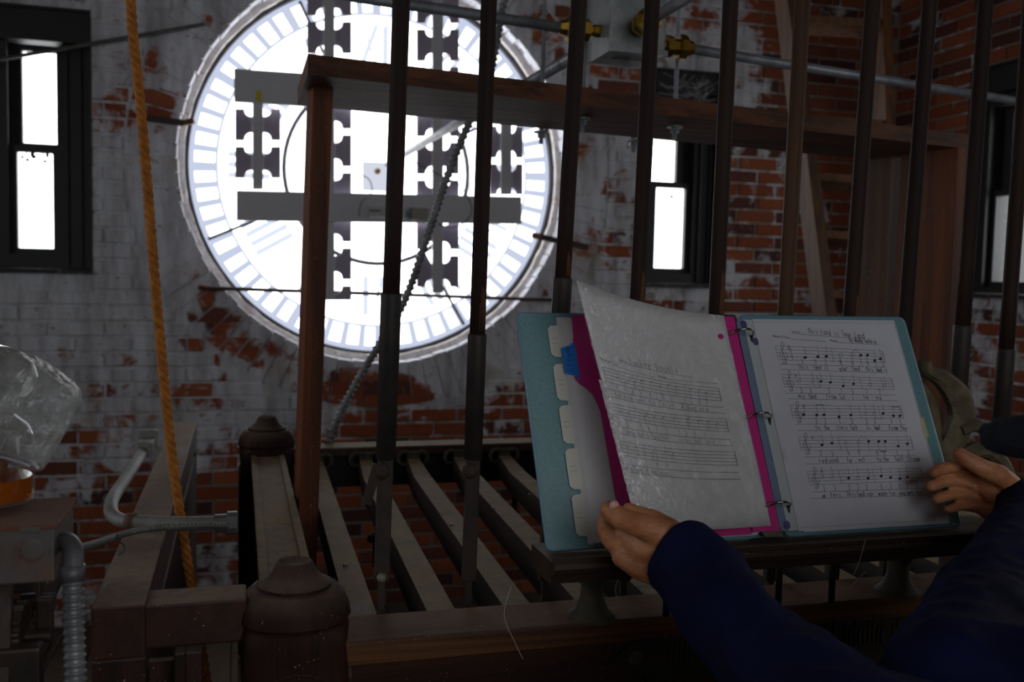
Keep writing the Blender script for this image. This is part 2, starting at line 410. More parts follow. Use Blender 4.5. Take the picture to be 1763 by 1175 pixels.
# ---- windows
def window(name, label, R, P, panes, dirn, wide, lintel):
    """black box-frame sash window in a deep reveal. R opening (u0,v0,u1,v1); panes: two (u0,v0,u1,v1) upper, lower"""
    t = thing(name, label, None, P(R[0], R[1], 0), kind='structure')
    def fr(m, o, i, w0, w1):                      # rectangular ring between rect o and rect i, from depth w0 to w1
        for a in ((o[0], o[1], i[0], o[3]), (i[2], o[1], o[2], o[3]), (i[0], o[1], i[2], i[1]), (i[0], i[3], i[2], o[3])):
            if a[2] - a[0] > 1e-4 and a[3] - a[1] > 1e-4:
                m.hexa([P(a[0], a[1], w0), P(a[2], a[1], w0), P(a[2], a[3], w0), P(a[0], a[3], w0), P(a[0], a[1], w1), P(a[2], a[1], w1), P(a[2], a[3], w1), P(a[0], a[3], w1)])
    up, lo = panes; e = .027
    inner = (min(up[0], lo[0]) - e, lo[1] - e, max(up[2], lo[2]) + e, up[3] + e)
    m = MB(); fr(m, R, (R[0] + .012, R[1] + .012, R[2] - .012, R[3] - .012), -.40, .012); m.build('casing', M_black, t)
    m = MB(); fr(m, (R[0] + .012, R[1] + .012, R[2] - .012, R[3] - .012), inner, -.15, -.04); m.build('jamb_lining', M_black, t)
    for k, pn in (('upper', up), ('lower', lo)):
        w = -.11 if k == 'upper' else -.075
        o = (inner[0], pn[1] - .028, inner[2], pn[3] + .028)
        m = MB(); fr(m, o, pn, w - .03, w); s = m.build(k + '_sash', M_black, t)
        m = MB(); m.hexa([P(pn[0], pn[1], w - .02), P(pn[2], pn[1], w - .02), P(pn[2], pn[3], w - .02), P(pn[0], pn[3], w - .02), P(pn[0], pn[1], w - .017), P(pn[2], pn[1], w - .017), P(pn[2], pn[3], w - .017), P(pn[0], pn[3], w - .017)])
        m.build('pane', M_glass, s)
    for du in wide:                               # vertical beads on the wide jamb
        m = MB(); u = inner[2] + du if dirn > 0 else inner[0] - du
        m.hexa([P(u, R[1] + .03, -.045), P(u + .012, R[1] + .03, -.045), P(u + .012, R[3] - .03, -.045), P(u, R[3] - .03, -.045),
                P(u + .002, R[1] + .03, -.025), P(u + .01, R[1] + .03, -.025), P(u + .01, R[3] - .03, -.025), P(u + .002, R[3] - .03, -.025)])
        m.build('bead', M_black, t)
    m = MB(); m.hexa([P(R[0], R[1] - .0, -.1), P(R[2], R[1], -.1), P(R[2], R[1] + .028, -.1), P(R[0], R[1] + .028, -.1), P(R[0], R[1], .03), P(R[2], R[1], .03), P(R[2], R[1] + .018, .03), P(R[0], R[1] + .018, .03)])
    m.build('sill', M_sill, t)
    m = MB(); m.hexa([P(R[0] + .012, R[3] - lintel, -.06), P(R[2] - .012, R[3] - lintel, -.06), P(R[2] - .012, R[3], -.06), P(R[0] + .012, R[3], -.06), P(R[0] + .012, R[3] - lintel + .01, -.01), P(R[2] - .012, R[3] - lintel + .01, -.01), P(R[2] - .012, R[3], -.01), P(R[0] + .012, R[3], -.01)])
    m.build('head_board', M_black, t)
    return t
M_sill = surf('chipped_black_sill', srgb(26, 25, 26), srgb(40, 38, 38), 18, .6, 0, .4, c3=srgb(120, 116, 112), dust=.4)
G = lambda a: rectp(*a, 'Y', YW + .12)
window('window_1', 'narrow black sash window left of the clock dial', W1, Pback, (G((39, 90, 98, 248)), G((34, 265, 95, 428))), 1, (.02, .075), .15)
window('window_2', 'narrow black sash window right of the clock dial', W2, Pback, (G((1116, 205, 1164, 313)), G((1122, 325, 1172, 462))), 1, (.025, .08), .12)
G3 = lambda a: rectp(*a, 'X', XR + .09)
W3t = window('window_3', 'black sash window in the bare brick wall at the right edge', W3, Pright, (G3((1738, 182, 1850, 316)), G3((1716, 335, 1800, 486))), -1, (.03, .09), .14)
# brick head arch over the side-wall window
# flies' dirt and leaf litter caught on the panes
def litter(par, cx, cy, n, rx, ry, Y, seed):
    rnd = random.Random(seed); m = MB()
    for i in range(n):
        x = cx + rnd.uniform(-rx, rx); y = cy + rnd.uniform(-ry, ry); r = rnd.uniform(1.5, 5)
        m.prism([PY(x + r * math.cos(a) * rnd.uniform(.5, 1.2), y + r * math.sin(a) * rnd.uniform(.4, 1), Y) for a in (0, 1, 2.2, 3.3, 4.4, 5.4)], (0, .003, 0))
    tag(m.build('litter', M_black, par), kind='stuff')
litter(bpy.data.objects['window_1'], 66, 271, 26, 28, 8, YW + .085, 2); litter(bpy.data.objects['window_2'], 1157, 339, 2, 1, 1, YW + .085, 3)
# ---- clock dials
M_dial = emit('backlit_milk_glass', (.97, .985, 1, 1), DIAL_L)
M_num = emit('milk_glass_behind_numerals', (.40, .44, .56, 1), 1.0)
M_num2 = emit('milk_glass_behind_hours', (.53, .57, .68, 1), 1.0)
M_muntin = surf('dial_iron', srgb(70, 72, 78), srgb(92, 94, 100), 20, .6, .3, .2)
M_gasket = surf('dark_dial_rim', srgb(48, 48, 52), srgb(66, 64, 64), 20, .7, 0, .2)
def dial(name, label, P, cu, cv, glassm, detail):
    P0_ = P; P = lambda u, v, w: P0_(cu + (u - cu) * KS, cv + (v - cv) * KS, w)
    t = thing(name, label, 'clock dial' if detail else None, P(cu, cv, -.16), kind=None if detail else 'structure')
    def ring(m, r0, r1, w0, w1, n=96, wob=0):
        vs = []; fs = []
        for i in range(n):
            a = 2 * PI * i / n; q = random.uniform(-wob, wob)
            for r, w in ((r0, w0), (r1 + q, w0), (r1 + q, w1 + q), (r0 + q, w1)): vs.append(P(cu + r * math.cos(a), cv + r * math.sin(a), w))
        for i in range(n):
            j = (i + 1) % n
            for k in range(4): fs.append((i * 4 + k, j * 4 + k, j * 4 + (k + 1) % 4, i * 4 + (k + 1) % 4))
        return m.add(vs, fs)
    m = MB(); n = 72
    m.prism([P(cu + .945 * math.cos(2 * PI * i / n), cv + .945 * math.sin(2 * PI * i / n), -.165) for i in range(n)], P(0, 0, -.01) - P(0, 0, 0)); m.build('dial_glass', glassm, t)
    m = MB(); ring(m, .928, .965, -.17, -.09, 96, .004); m.build('timber_rim', M_reveal, t)
    m = MB(); ring(m, .912, .931, -.165, -.125); m.build('rim_gasket', M_gasket, t)
    if not detail: return t
    # faint minute track and numerals, cast on the glass by the dial face outside
    m = MB(); w = -.161
    def sect(r0, r1, a0, a1, k=3):
        pts = [(r0, a0 + (a1 - a0) * i / k) for i in range(k + 1)] + [(r1, a1 - (a1 - a0) * i / k) for i in range(k + 1)]
        m.prism([P(cu + r * math.cos(a), cv + r * math.sin(a), w) for r, a in pts], P(0, 0, .002) - P(0, 0, 0))
    for i in range(60):
        a = 2 * PI * i / 60 + .02; hw = .019 if i % 5 else .027; sect(.790, .888, a - hw, a + hw, 1)
    ring(m, .886, .914, w, w + .002); ring(m, .776, .791, w, w + .002)
    m.build('minute_track', M_num, t)
    NUM = {1: 'I', 2: 'II', 3: 'III', 4: 'IIII', 5: 'V', 6: 'VI', 7: 'VII', 8: 'VIII', 9: 'IX', 10: 'X', 11: 'XI', 12: 'XII'}
    for h, s in NUM.items():
        m = MB(); a = PI / 2 + 2 * PI * h / 12      # seen from inside: the hours run the other way round
        ca, sa = math.cos(a), math.sin(a); wid = {'I': .05, 'V': .11, 'X': .11}; tot = sum(wid[c] for c in s); x0 = -tot / 2
        def bar(xa, ra, xb, rb, hw):
            pts = []
            for x, r in ((xa - hw, ra), (xa + hw, ra), (xb + hw, rb), (xb - hw, rb)):
                x = -x; pts.append(P(cu + r * ca - x * sa, cv + r * sa + x * ca, w))
            m.prism(pts, P(0, 0, .0025) - P(0, 0, 0))
        for c in s:
            xc = x0 + wid[c] / 2; x0 += wid[c]
            if c == 'I': bar(xc, .53, xc, .73, .014)
            if c == 'V': bar(xc, .53, xc - .035, .73, .012); bar(xc, .53, xc + .035, .73, .007)
            if c == 'X': bar(xc - .035, .53, xc + .035, .73, .012); bar(xc + .035, .53, xc - .035, .73, .007)
        m.build('numeral', M_num2, t)
    for k, (a, r0) in enumerate(((116, .47), (204, .47), (300.8, .47), (26, .47))):
        a = math.radians(a); m = MB(); m.tube([P(cu + r * math.cos(a), cv + r * math.sin(a), -.155) for r in (r0, .9)], .008, 6); m.build('muntin', M_muntin, t)
    m = MB(); m.tube([P(cu + .465 * math.cos(2 * PI * i / 64), cv + .465 * math.sin(2 * PI * i / 64), -.15) for i in range(65)], .012, 6, False); m.build('hoop', M_muntin, t)
    return t
M_dl = emit('backlit_glass_left', (.95, .98, 1, 1), DIAL_LEFT); M_dr = emit('backlit_glass_rear', (.95, .98, 1, 1), DIAL_REAR); M_drt = emit('backlit_glass_right', (.95, .98, 1, 1), DIAL_RIGHT)
dial('clock_dial', 'large round white backlit tower clock dial in the painted brick wall', Pback, CX, CZ, M_dial, True)
dial('unseen_dial_left', None, Pleft, CYM, CZ, M_dl, False)  # unseen clock dials on the other walls, glowing to fill the room
dial('unseen_dial_rear', None, Pfront, CX, CZ, M_dr, False)
dial('unseen_dial_right', None, Pright, CYM, CZ, M_drt, False)

# ---- grey grid of light fittings in front of the dial
M_grey = plain('grey_sheet_metal', srgb(205, 205, 211), .6, 0.); M_comb = plain('grey_violet_plate', srgb(172, 162, 180), .7); M_yel = plain('yellow_tape', srgb(205, 190, 20), .5)
YG = 4.36
gt = thing('light_grid', 'grey metal grid of crossed bars with comb-edged plates hung before the clock dial', 'light frame', PY(650, 356, YG))
def prect(x0, y0, x1, y1, Y): return [PY(x0, y0, Y), PY(x1, y0, Y), PY(x1, y1, Y), PY(x0, y1, Y)]
for q, lab in (([(403, 118), (905, 152), (905, 208), (403, 175)], None), ([(407, 328), (898, 339), (898, 386), (407, 380)], None)):
    m = MB(); m.prism([PY(x, y, YG) for x, y in q], (0, .02, 0)); m.build('crossbar', M_grey, gt)
strips = [(444, 78, 176, 326, 182), (567, 76, -60, 517, 32), (754, 72, -60, 505, 45), (872, 56, 200, 335, 212)]
for cx, wd, y0, y1, ph in strips:
    m = MB(); m.prism([PY(x, y, YG + .022) for x, y in ((cx - 9, y0), (cx + 9, y0), (cx + 9, y1), (cx - 9, y1))], (0, .02, 0)); m.build('stem', M_grey, gt)
    pitch = 65.; k0 = int(math.floor((y0 - ph) / pitch)); hw = wd / 2; 
    for k in range(k0, 12):
        # plate between slot k and slot k+1; slots centred on ph + k*pitch
        a = ph + k * pitch; b = a + pitch
        if a < y0 - 40 or b > y1 + 40: continue
        for sg in (-1, 1):
            if sg > 0 and cx == 872 and False: continue
            ho, hi = 5.5, 19.; xo = cx + sg * hw; xi = cx + sg * 8; xm = cx + sg * (hw * .56)
            pts = [(xo, a + ho), (xm + sg * 2, a + ho)]
            for j in range(5):
                an = j / 4 * PI / 2; pts.append((xm + sg * 1 - sg * (1 - math.cos(an)) * 11, a + ho + 3 + math.sin(an) * (hi - ho - 3)))
            pts.append((xi, a + hi)); q = [(x, a + b - y) for x, y in reversed(pts)]
            poly = [(x, min(max(y, y0), y1)) for x, y in pts + q]
            if max(p[1] for p in poly) - min(p[1] for p in poly) < 6: continue
            m = MB(); m.prism([PY(x, y, YG + .045) for x, y in poly], (0, .012, 0)); m.build('comb_plate', M_comb, gt)
m = MB(); m.prism([PY(x, y, YG - .003) for x, y in ((441, 156), (450, 156), (450, 175), (441, 175))], (0, .003, 0)); m.build('yellow_tape', M_yel, gt)
M_wire = plain('dark_wire', srgb(60, 60, 66), .5)
bx = thing('driver_box', 'small grey electrical box fixed on the lower grey bar of the grid', 'box', PY(670, 370, YG - .03))
m = MB(); m.box(PY(668, 366, YG - .017), (.17, .03, .05), bev=.003); m.build('case', plain('driver_case', srgb(185, 185, 186), .5), bx)
m = MB(); m.box(PY(722, 369, YG - .016), (.075, .025, .055), bev=.003); m.build('terminal_cover', plain('terminal_grey', srgb(150, 146, 136), .5), bx)
m = MB(); m.box(PY(702, 369, YG - .032), (.016, .003, .028)); m.build('blue_sticker', plain('sticker_blue', srgb(90, 120, 150), .5), bx)
m = MB(); m.box(PY(646, 363, YG - .033), (.05, .003, .006)); m.build('slot', M_black, bx)
for q, lab in (([(618, 372), (622, 350), (640, 330), (636, 310), (624, 302)], 'thin loose wire curling above the driver box'),
               ([(700, 252), (706, 270), (722, 284), (760, 303), (790, 318), (808, 345), (812, 365), (800, 383), (775, 392), (755, 385)], 'thin dark wire looping across the right of the grid'),
               ([(795, 225), (806, 250), (812, 290), (808, 330)], 'thin grey wire hanging right of the armoured cable')):
    m = MB(); m.tube(smooth_path([PY(x, y, YG - .05) for x, y in q], 6), .0025, 5); tag(m.build('wire', M_wire), lab, 'wire')
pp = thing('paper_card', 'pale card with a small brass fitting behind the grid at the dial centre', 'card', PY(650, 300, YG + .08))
m = MB(); m.prism([PY(x, y, YG + .08) for x, y in ((624, 278), (668, 280), (668, 330), (624, 328))], (0, .004, 0)); m.build('card', emit('card_painted_glow', (.74, .78, .90, 1), .62), pp)  # card emits by itself to imitate dial light coming through it
m = MB(); m.lathe(PY(650, 295, YG + .07), [(.01, -.02), (.014, -.01), (.014, .01), (.008, .02)], 10, (0, -1, 0)); m.build('fitting', plain('old_brass', srgb(150, 125, 60), .4, .7), pp)

# ---- iron rod, brackets and thin conduit on the wall
M_iron = surf('rusty_iron', srgb(62, 56, 54), srgb(84, 62, 50), 25, .7, .3, .3)
m = MB(); m.tube([PY(356, 496, 4.47), PY(960, 517, 4.47)], .009, 8); tag(m.build('tie_rod', M_iron), 'thin dark iron rod stretched across the foot of the clock dial', 'rod')
m = MB(); m.tube([PY(342, 494, 4.47), PY(357, 496, 4.47)], .012, 8); m.tube([PY(345, 494, 4.47), V((PY(345, 494, 4.47).x, YW, PY(345, 494, 4.47).z))], .008, 8); m.tube([PY(957, 517, 4.47), V((PY(957, 517, 4.47).x, YW, PY(957, 517, 4.47).z))], .008, 8); o = m.build('rod_end', surf('rust_end', srgb(120, 70, 50), srgb(96, 56, 44), 30, .8, 0, .2)); o.parent = bpy.data.objects['tie_rod']
for q, lab in (((250, 203, 316, 212), 'dark iron bracket reaching the left rim of the clock dial'), ((916, 405, 1012, 426), 'dark iron bracket at the right rim of the clock dial')):
    a, b = PY(q[0], q[1], YW - .012), PY(q[2], q[3], YW - .012)
    t = thing('bracket', lab, 'bracket', a)
    m = MB(); m.beam(a, b, .012, .028); m.build('bar', M_iron, t)
    e = b if q[0] < 500 else a
    m = MB(); m.beam(e, e + V((.045, -.008, .012 if q[0] < 500 else -.004)), .018, .024); m.build('foot', M_oldwood, t)
M_gcond = surf('grey_conduit', srgb(118, 118, 122), srgb(98, 98, 102), 20, .5, .4, .15)
m = MB(); m.tube([PY(-60, 112, 4.48), PY(225, 64, 4.50), PY(352, 42, 4.515)], .009, 8); tag(m.build('wall_conduit', surf('dim_conduit', srgb(96, 96, 92), srgb(76, 74, 70), 20, .6, .1, .2)), 'thin grey conduit slanting past the upper left window towards the dial', 'conduit')
# ================================================================= chime stand
DUST = (112, 98, 82)
M_stain = wood('dark_stained_wood', srgb(78, 46, 30), srgb(38, 22, 18), 'X', 1, .62, dust=.75, dustc=(104, 80, 66), spec=.2)
M_stainZ = wood('dark_stained_wood_upright', srgb(58, 32, 25), srgb(32, 19, 16), 'Z', 1, .65, dust=.95, dustc=(116, 100, 88), spec=.2)
M_lever = wood('dusty_lever_wood', srgb(56, 42, 36), srgb(36, 28, 25), 'Y', 1, .6, dust=1., dustc=(158, 136, 106))
M_beam = wood('dusty_beam_wood', srgb(70, 46, 36), srgb(44, 30, 26), 'Y', 1, .6, dust=1., dustc=(158, 136, 106))
M_cast = surf('green_brown_cast_iron', srgb(112, 100, 74), srgb(80, 70, 52), 40, .65, .05, .4, dust=.4)
M_cast2 = surf('dim_cast_iron', srgb(84, 76, 58), srgb(58, 52, 42), 40, .75, .05, .4, dust=.3)
M_blackiron = surf('black_iron', srgb(30, 29, 30), srgb(42, 38, 36), 20, .5, .5, .25, dust=.35)
st = thing('chime_stand', 'dark stained wooden chime stand with domed corner posts and a dusty front rail', 'chime stand', (.063, 1.126, 0))
def newel(x, y, w=.119, top=1.262, dirt=M_stainZ):
    h = w / 2
    m = MB(); m.lathe((x, y, top), [(.015, -.003), (.0195, 0), (.0215, -.003), (.026, -.013), (.034, -.021), (.0425, -.0255), (.0430, -.0295), (.0500, -.0300), (.0585, -.038), (.0635, -.051), (.0655, -.062, .05), (.0625, -.066, .1), (.0625, -.070, .15), (.0635, -.076, .3), (.062, -.090, .55), (.060, -.11, .85), (.0595, -.14, 1), (.0595, -top + .002, 1)], 32)
    cap = m.build('newel_post', dirt, st, 1)
    m = MB(); a = []                                   # body: square post whose four faces end in round arches
    for sx, sy in ((1, 0), (-1, 0), (0, 1), (0, -1)):
        pts = [(-h * .72, .01), (h * .72, .01)]
        for k in range(9):
            an = k / 8 * PI; pts.append((h * .72 * math.cos(an), top - .142 + math.sin(an) * .030))
        if sx: m.prism([V((x + sx * h * .95, y + u, z)) for u, z in pts], (sx * h * .12, 0, 0))
        else: m.prism([V((x + u, y + sy * h * .95, z)) for u, z in pts], (0, sy * h * .12, 0))
    m.build('arched_panel', dirt, cap)
    m = MB(); m.lathe((x, y - h * 1.04 , top - .152), [(.030, 0), (.030, .006), (.022, .012), (.012, .018), (.004, .02)], 20, (0, -1, 0)); m.build('medallion', dirt, cap)
XN, YN0, YN1, XN1 = .063, 1.126, 2.27, 1.30
for x, y in ((XN, YN0), (XN, YN1), (XN1, YN0), (XN1, YN1)): newel(x, y)
ZB = 1.175
m = MB(); m.box(((XN + XN1) / 2, YN0, ZB - .014), (XN1 - XN - .1, .088, .028), bev=.004); m.build('front_rail', wood('worn_rail_wood', srgb(134, 88, 52), srgb(70, 44, 30), 'X', 1, .6, dust=.85, dustc=(128, 100, 84), spec=.2), st)
m = MB(); m.box(((XN + XN1) / 2, YN0 + .004, ZB - .078), (XN1 - XN - .1, .066, .10)); m.build('front_beam', M_stain, st)
m = MB(); m.box(((XN + XN1) / 2, YN0 + .012, .62), (XN1 - XN - .1, .03, .86)); m.build('front_panel', M_stain, st)
m = MB(); m.box(((XN + XN1) / 2, YN1, 1.180), (XN1 - XN - .1, .075, .022), bev=.004); m.build('back_rail', M_beam, st)
m = MB(); m.box(((XN + XN1) / 2, YN1 + .008, 1.13), (XN1 - XN - .1, .035, .075)); m.build('back_board', M_blackiron, st)
for x in (XN, XN1):
    m = MB(); m.box((x, (YN0 + YN1) / 2, 1.145), (.062, YN1 - YN0 - .08, .07), bev=.003); s = m.build('side_beam', M_beam, st)
    m = MB()
    for sx in (-1, 1): m.box((x + sx * .030, (YN0 + YN1) / 2, 1.176), (.014, YN1 - YN0 - .08, .014), bev=.003)
    m.build('edge_moulding', M_beam, s)
    m = MB(); m.box((x - .0, (YN0 + YN1) / 2, .62), (.03, YN1 - YN0 - .1, .2)); m.build('low_stretcher', M_stain, st)
# drop bolts and turned feet under the back rail
for x in (.30, .62, .95):
    m = MB(); m.lathe((x, 2.12, 1.0), [(.006, .09), (.006, .02), (.022, .012), (.024, 0), (.010, -.008), (.010, -.06)], 12); m.build('turned_knob', M_beam, st)

# name plate on the front beam: cast letters too worn to read
pl = []
zc = 1.122; yb = YN0 - .031
for x, z in ((.455, 0), (.475, .018), (.497, .024), (.500, .040), (.512, .044), (.52, .034), (.88, .034), (.89, .044), (.90, .040), (.905, .024), (.925, .018), (.945, 0), (.925, -.018), (.905, -.024), (.90, -.04), (.89, -.044), (.88, -.034), (.52, -.034), (.512, -.044), (.500, -.04), (.497, -.024), (.475, -.018)):
    pl.append(V((x, yb, zc + z)))
m = MB(); m.prism(pl, (0, -.005, 0)); npl = m.build('name_plate', surf('old_iron_plate', srgb(58, 52, 42), srgb(40, 36, 30), 40, .55, .4, .4), st)
m = MB(); rnd = random.Random(3); x = .53
while x < .87:
    if rnd.random() < .12: x += .01; continue
    hgt = rnd.choice((.022, .022, .03, .034)); b = zc - .011
    m.box((x, yb - .0065, b + hgt / 2), (.0022, .003, hgt)); m.box((x + .0018, yb - .0065, b + hgt), (.005, .003, .0022)); m.box((x + .0016, yb - .0065, b), (.0045, .003, .0022)); x += .0072
m.build('worn_lettering', surf('worn_letter_iron', srgb(82, 74, 58), srgb(60, 54, 44), 40, .5, .4, .3), npl)
for sx in (.482, .918):
    m = MB(); m.lathe((sx, yb - .004, zc), [(.011, 0), (.010, .004), (.005, .007)], 12, (0, -1, 0)); m.build('rosette', M_cast2, npl)

# levers
ordn = ['first', 'second', 'third', 'fourth', 'fifth', 'sixth', 'seventh', 'eighth', 'ninth', 'tenth']
def lever(k):
    xa, xb = .155 + .104 * k, .172 + .112 * k; ya, yb_ = 1.172, 2.215; w = .019; zt, zb = 1.152, 1.095
    lab = 'dusty wooden lever, %s from the left corner post of the chime stand' % ordn[k]
    t = thing('chime_lever', lab, 'lever', (xa, ya, zt), 'dusty levers of the chime stand')
    m = MB(); y3 = yb_ - .14
    xm = xa + (xb - xa) * (y3 - ya) / (yb_ - ya)
    m.hexa([(xa - w, ya, zb), (xa + w, ya, zb), (xm + w, y3, zb + .01), (xm - w, y3, zb + .01), (xa - w, ya, zt), (xa + w, ya, zt), (xm + w, y3, zt), (xm - w, y3, zt)])
    m.build('lever_bar', M_lever, t)
    m = MB()
    m.hexa([(xm - w, y3, zb + .01), (xm + w, y3, zb + .01), (xb + .014, yb_, zb + .02), (xb - .014, yb_, zb + .02), (xm - w, y3, zt), (xm + w, y3, zt), (xb + .014, yb_, zt + .012), (xb - .014, yb_, zt + .012)])
    m.build('neck', M_lever, t)
    # cast iron bracket with two rolled horns
    m = MB(); yf = yb_ + .004
    m.box((xb, yf, zt + .004), (.030, .012, .050), bev=.002)
    for s in (-1, 1):
        pts = []
        for j in range(15):
            u = j / 14; an = PI * .5 - u * PI * 1.35; r = .0155 * (1 - .12 * u)
            pts.append(V((xb + s * (.020 + r * math.cos(an)), yf - .003, zt + .012 + r * math.sin(an))))
        m.tube([V((xb + s * .004, yf - .003, zt + .024))] + pts, [.005] + [.0056 - .002 * j / 14 for j in range(15)], 8)
    b = m.build('horn_bracket', M_cast2, t, 1)
    for s in (-1, 1):
        m = MB(); m.lathe((xb + s * .008, yf - .006, zt - .012), [(.0035, 0), (.0035, .002), (.002, .003)], 8, (0, -1, 0)); m.build('screw', M_black, b)
    if k in (0, 2, 3, 4):
        m = MB(); yy = 1.45 + .1 * k; m.lathe((xa + .002, yy, zt), [(.004, 0), (.003, .003)], 8); m.build('peg', M_black, t)
for k in range(11 - 1): lever(k)

# vertical rods
YR = 1.20
M_rod = wood('dark_rod_wood', srgb(54, 38, 32), srgb(36, 26, 24), 'Z', 1.2, .7, bump=.3, spec=.2)
M_rodo = wood('rubbed_rod_wood', srgb(112, 72, 40), srgb(52, 36, 28), 'Z', 1.2, .7, bump=.3, spec=.2)
M_rodl = wood('light_rod_wood', srgb(92, 66, 48), srgb(60, 42, 32), 'Z', 1.2, .7, bump=.3, spec=.2)
M_slv = surf('steel_sleeve', srgb(48, 45, 45), srgb(62, 52, 46), 25, .6, .25, .25)
M_bolt = surf('pale_bolt', srgb(150, 140, 124), srgb(110, 98, 84), 40, .6, .3, .2)
M_steel = surf('rusty_fork_steel', srgb(46, 40, 38), srgb(66, 50, 42), 25, .75, .1, .25, dust=.1)
rods = [(691, 655, 1050, 505, 15, M_rod, 'dark mottled wooden rod nearest the left wooden post'),
        (842, 807, 1000, 575, 14, M_rod, 'dark wooden rod in front of the right side of the clock dial'),
        (997, 966, 530, 478, 14, M_rod, 'dark wooden rod directly left of the galvanized gear box fitting'),
        (1123, 1098, 500, 600, 13.5, M_rod, 'dark wooden rod crossing the front of the galvanized gear box'),
        (1258, 1233, 530, 620, 13.5, M_rod, 'dark wooden rod just right of the right-hand clock window'),
        (1382, 1352, 540, 620, 13.5, M_rodl, 'lighter brown wooden rod, sixth from the left'),
        (1503, 1464, 545, 640, 13, M_rod, 'dark blue-black rod in front of the ladder rungs'),
        (1601, 1558, 560, 650, 13, M_rod, 'dark rod in front of the broad upright plank'),
        (1697, 1652, 640, 560, 13, M_rod, 'dark rod just left of the right wall window'),
        (1775, 1724, 720, 600, 13, M_rod, 'dark rod at the right edge, in front of the right wall window')]
for k, (xt, xb, yb2, ys, hw, mt, lab) in enumerate(rods):
    sl = (xb - xt) / yb2
    top = PY(xt - sl * 220, -220, YR); bot = PY(xt + sl * 1065, 1065, YR)
    def at(y): return PY(xt + sl * y, y, YR)
    d = (top - bot).normalized(); top = top + d * ((ZC - top.z) / d.z)
    zz = (at(400) - CAMP).dot(RM @ V((0, 0, -1))); r = hw / 1650 * zz
    t = thing('pull_rod', lab, 'rod', at(1000), 'vertical rods rising from the chime levers')
    m = MB(); m.tube(resample([at(ys + 8), top], .1), r, 12); m.build('wood_shaft', mt, t, 2)
    if k in (1, 2, 3, 4, 6):                               # worn strip where the finish has rubbed off
        m = MB(); y0, y1 = {1: (430, 570), 2: (390, 476), 3: (400, 560), 4: (400, 560), 6: (440, 600)}[k]
        q = resample([at(y0), at(y1)], .03); off = V((.35, -.94, 0)) * r * .38; n = len(q)
        m.tube([p + off for p in q], [r * (.45 + .24 * min(1, i / (n * .5))) for i in range(n)], 10); m.build('rubbed_patch', M_rodo, t, 2)
    m = MB(); m.tube([at(ys), at(ys + 4), at(ys + 12), at(790)], [r * 1.12, r * 1.22, r * 1.2, r * 1.16], 12); s = m.build('sleeve', M_slv, t, 2)
    m = MB(); m.beam(at(780), at(1000), r * 1.75, r * 1.1, up=(0, -1, 0), bev=.002); m.build('fork', M_steel, t)
    m = MB(); m.beam(at(985), bot - V((0, 0, .05)), r * .8, r * .5, up=(0, -1, 0)); m.build('link', M_steel, t)
    m = MB(); c = at(808) + V((-.006, -r * 1.0, 0)); m.lathe(c, [(r * .95, -.004), (r * .95, .004), (r * .7, .008), (r * .3, .010)], 14, (0, -1, 0)); m.build('pivot_bolt', M_steel, s)
    if k == 0:
        m = MB(); m.beam(at(795) + V((-.012, -.014, 0)), at(865) + V((-.024, -.01, 0)), .012, .006, up=(0, -1, 0), bev=.002); m.build('latch', M_steel, s)
        m = MB(); m.ball(at(990) + V((-.002, -.012, 0)), .0066, 10); m.build('pale_bolt', M_bolt, t, 2)

# music ledge
M_ledge = wood('ledge_wood', srgb(66, 46, 36), srgb(42, 30, 26), 'X', 1, .45, dust=.5)
lg = thing('music_ledge', 'dark moulded music ledge on turned supports above the front rail', 'ledge', (.65, 1.06, ZB))
ZL = 1.277
m = MB()
prof = [(1.006, 0), (1.002, -.006), (1.004, -.012), (1.014, -.016), (1.016, -.026), (1.09, -.028), (1.092, 0)]
m.prism([V((.342, y, ZL + z - .001)) for y, z in prof], (.62, 0, 0)); m.build('rail', M_ledge, lg)
m = MB(); m.prism([V((.342, y, ZL + z)) for y, z in ((1.003, 0), (1.010, 0), (1.010, .006), (1.003, .005))], (.62, 0, 0)); m.build('lip', M_ledge, lg)
for x in (.425, .875):
    m = MB(); m.lathe((x, 1.10, ZB), [(.030, 0), (.030, .004), (.022, .010), (.015, .026), (.014, .04), (.022, .058), (.030, .068), (.034, .076)], 16); m.build('turned_support', M_cast2, lg, 1)
for x in (.52, .60, .68, .76):
    m = MB(); m.tube([V((x, 1.085, ZB)), V((x, 1.085, ZL - .02))], .0045, 8); m.build('spindle', M_blackiron, lg, 2)
# cast scroll at the end of the music rack: bands swept in the plane of the rest
def scroll_band(m, pts, wid, Y=1.165, th=.012, lean=.0):
    P_ = smooth_path([V((x, y, 0)) for x, y in pts], 7); n = len(P_); L = []; R = []
    ws = []
    for i in range(n):
        u = i / (n - 1) * (len(wid) - 1); a = int(min(u, len(wid) - 2)); ws.append(wid[a] + (wid[a + 1] - wid[a]) * (u - a))
    for i, p in enumerate(P_):
        t = (P_[min(i + 1, n - 1)] - P_[max(i - 1, 0)]).normalized(); nn = V((-t.y, t.x, 0)); L.append(p + nn * ws[i]); R.append(p - nn * ws[i])
    Lw = [PY(p.x, p.y, Y) for p in L]; Rw = [PY(p.x, p.y, Y) for p in R]; vs = []; fs = []
    for a, b in zip(Lw, Rw):
        c = (a + b) / 2; bul = V((0, -th * .5, 0))
        vs += [a, a.lerp(b, .25) + bul, a.lerp(b, .75) + bul, b, b + V((0, th, 0)), a + V((0, th, 0))]
    for i in range(len(Lw) - 1):
        for k in range(6): fs.append((i * 6 + k, i * 6 + (k + 1) % 6, i * 6 + 6 + (k + 1) % 6, i * 6 + 6 + k))
    fs += [tuple(range(6)), tuple(range(len(vs) - 1, len(vs) - 7, -1))]
    m.add(vs, fs)
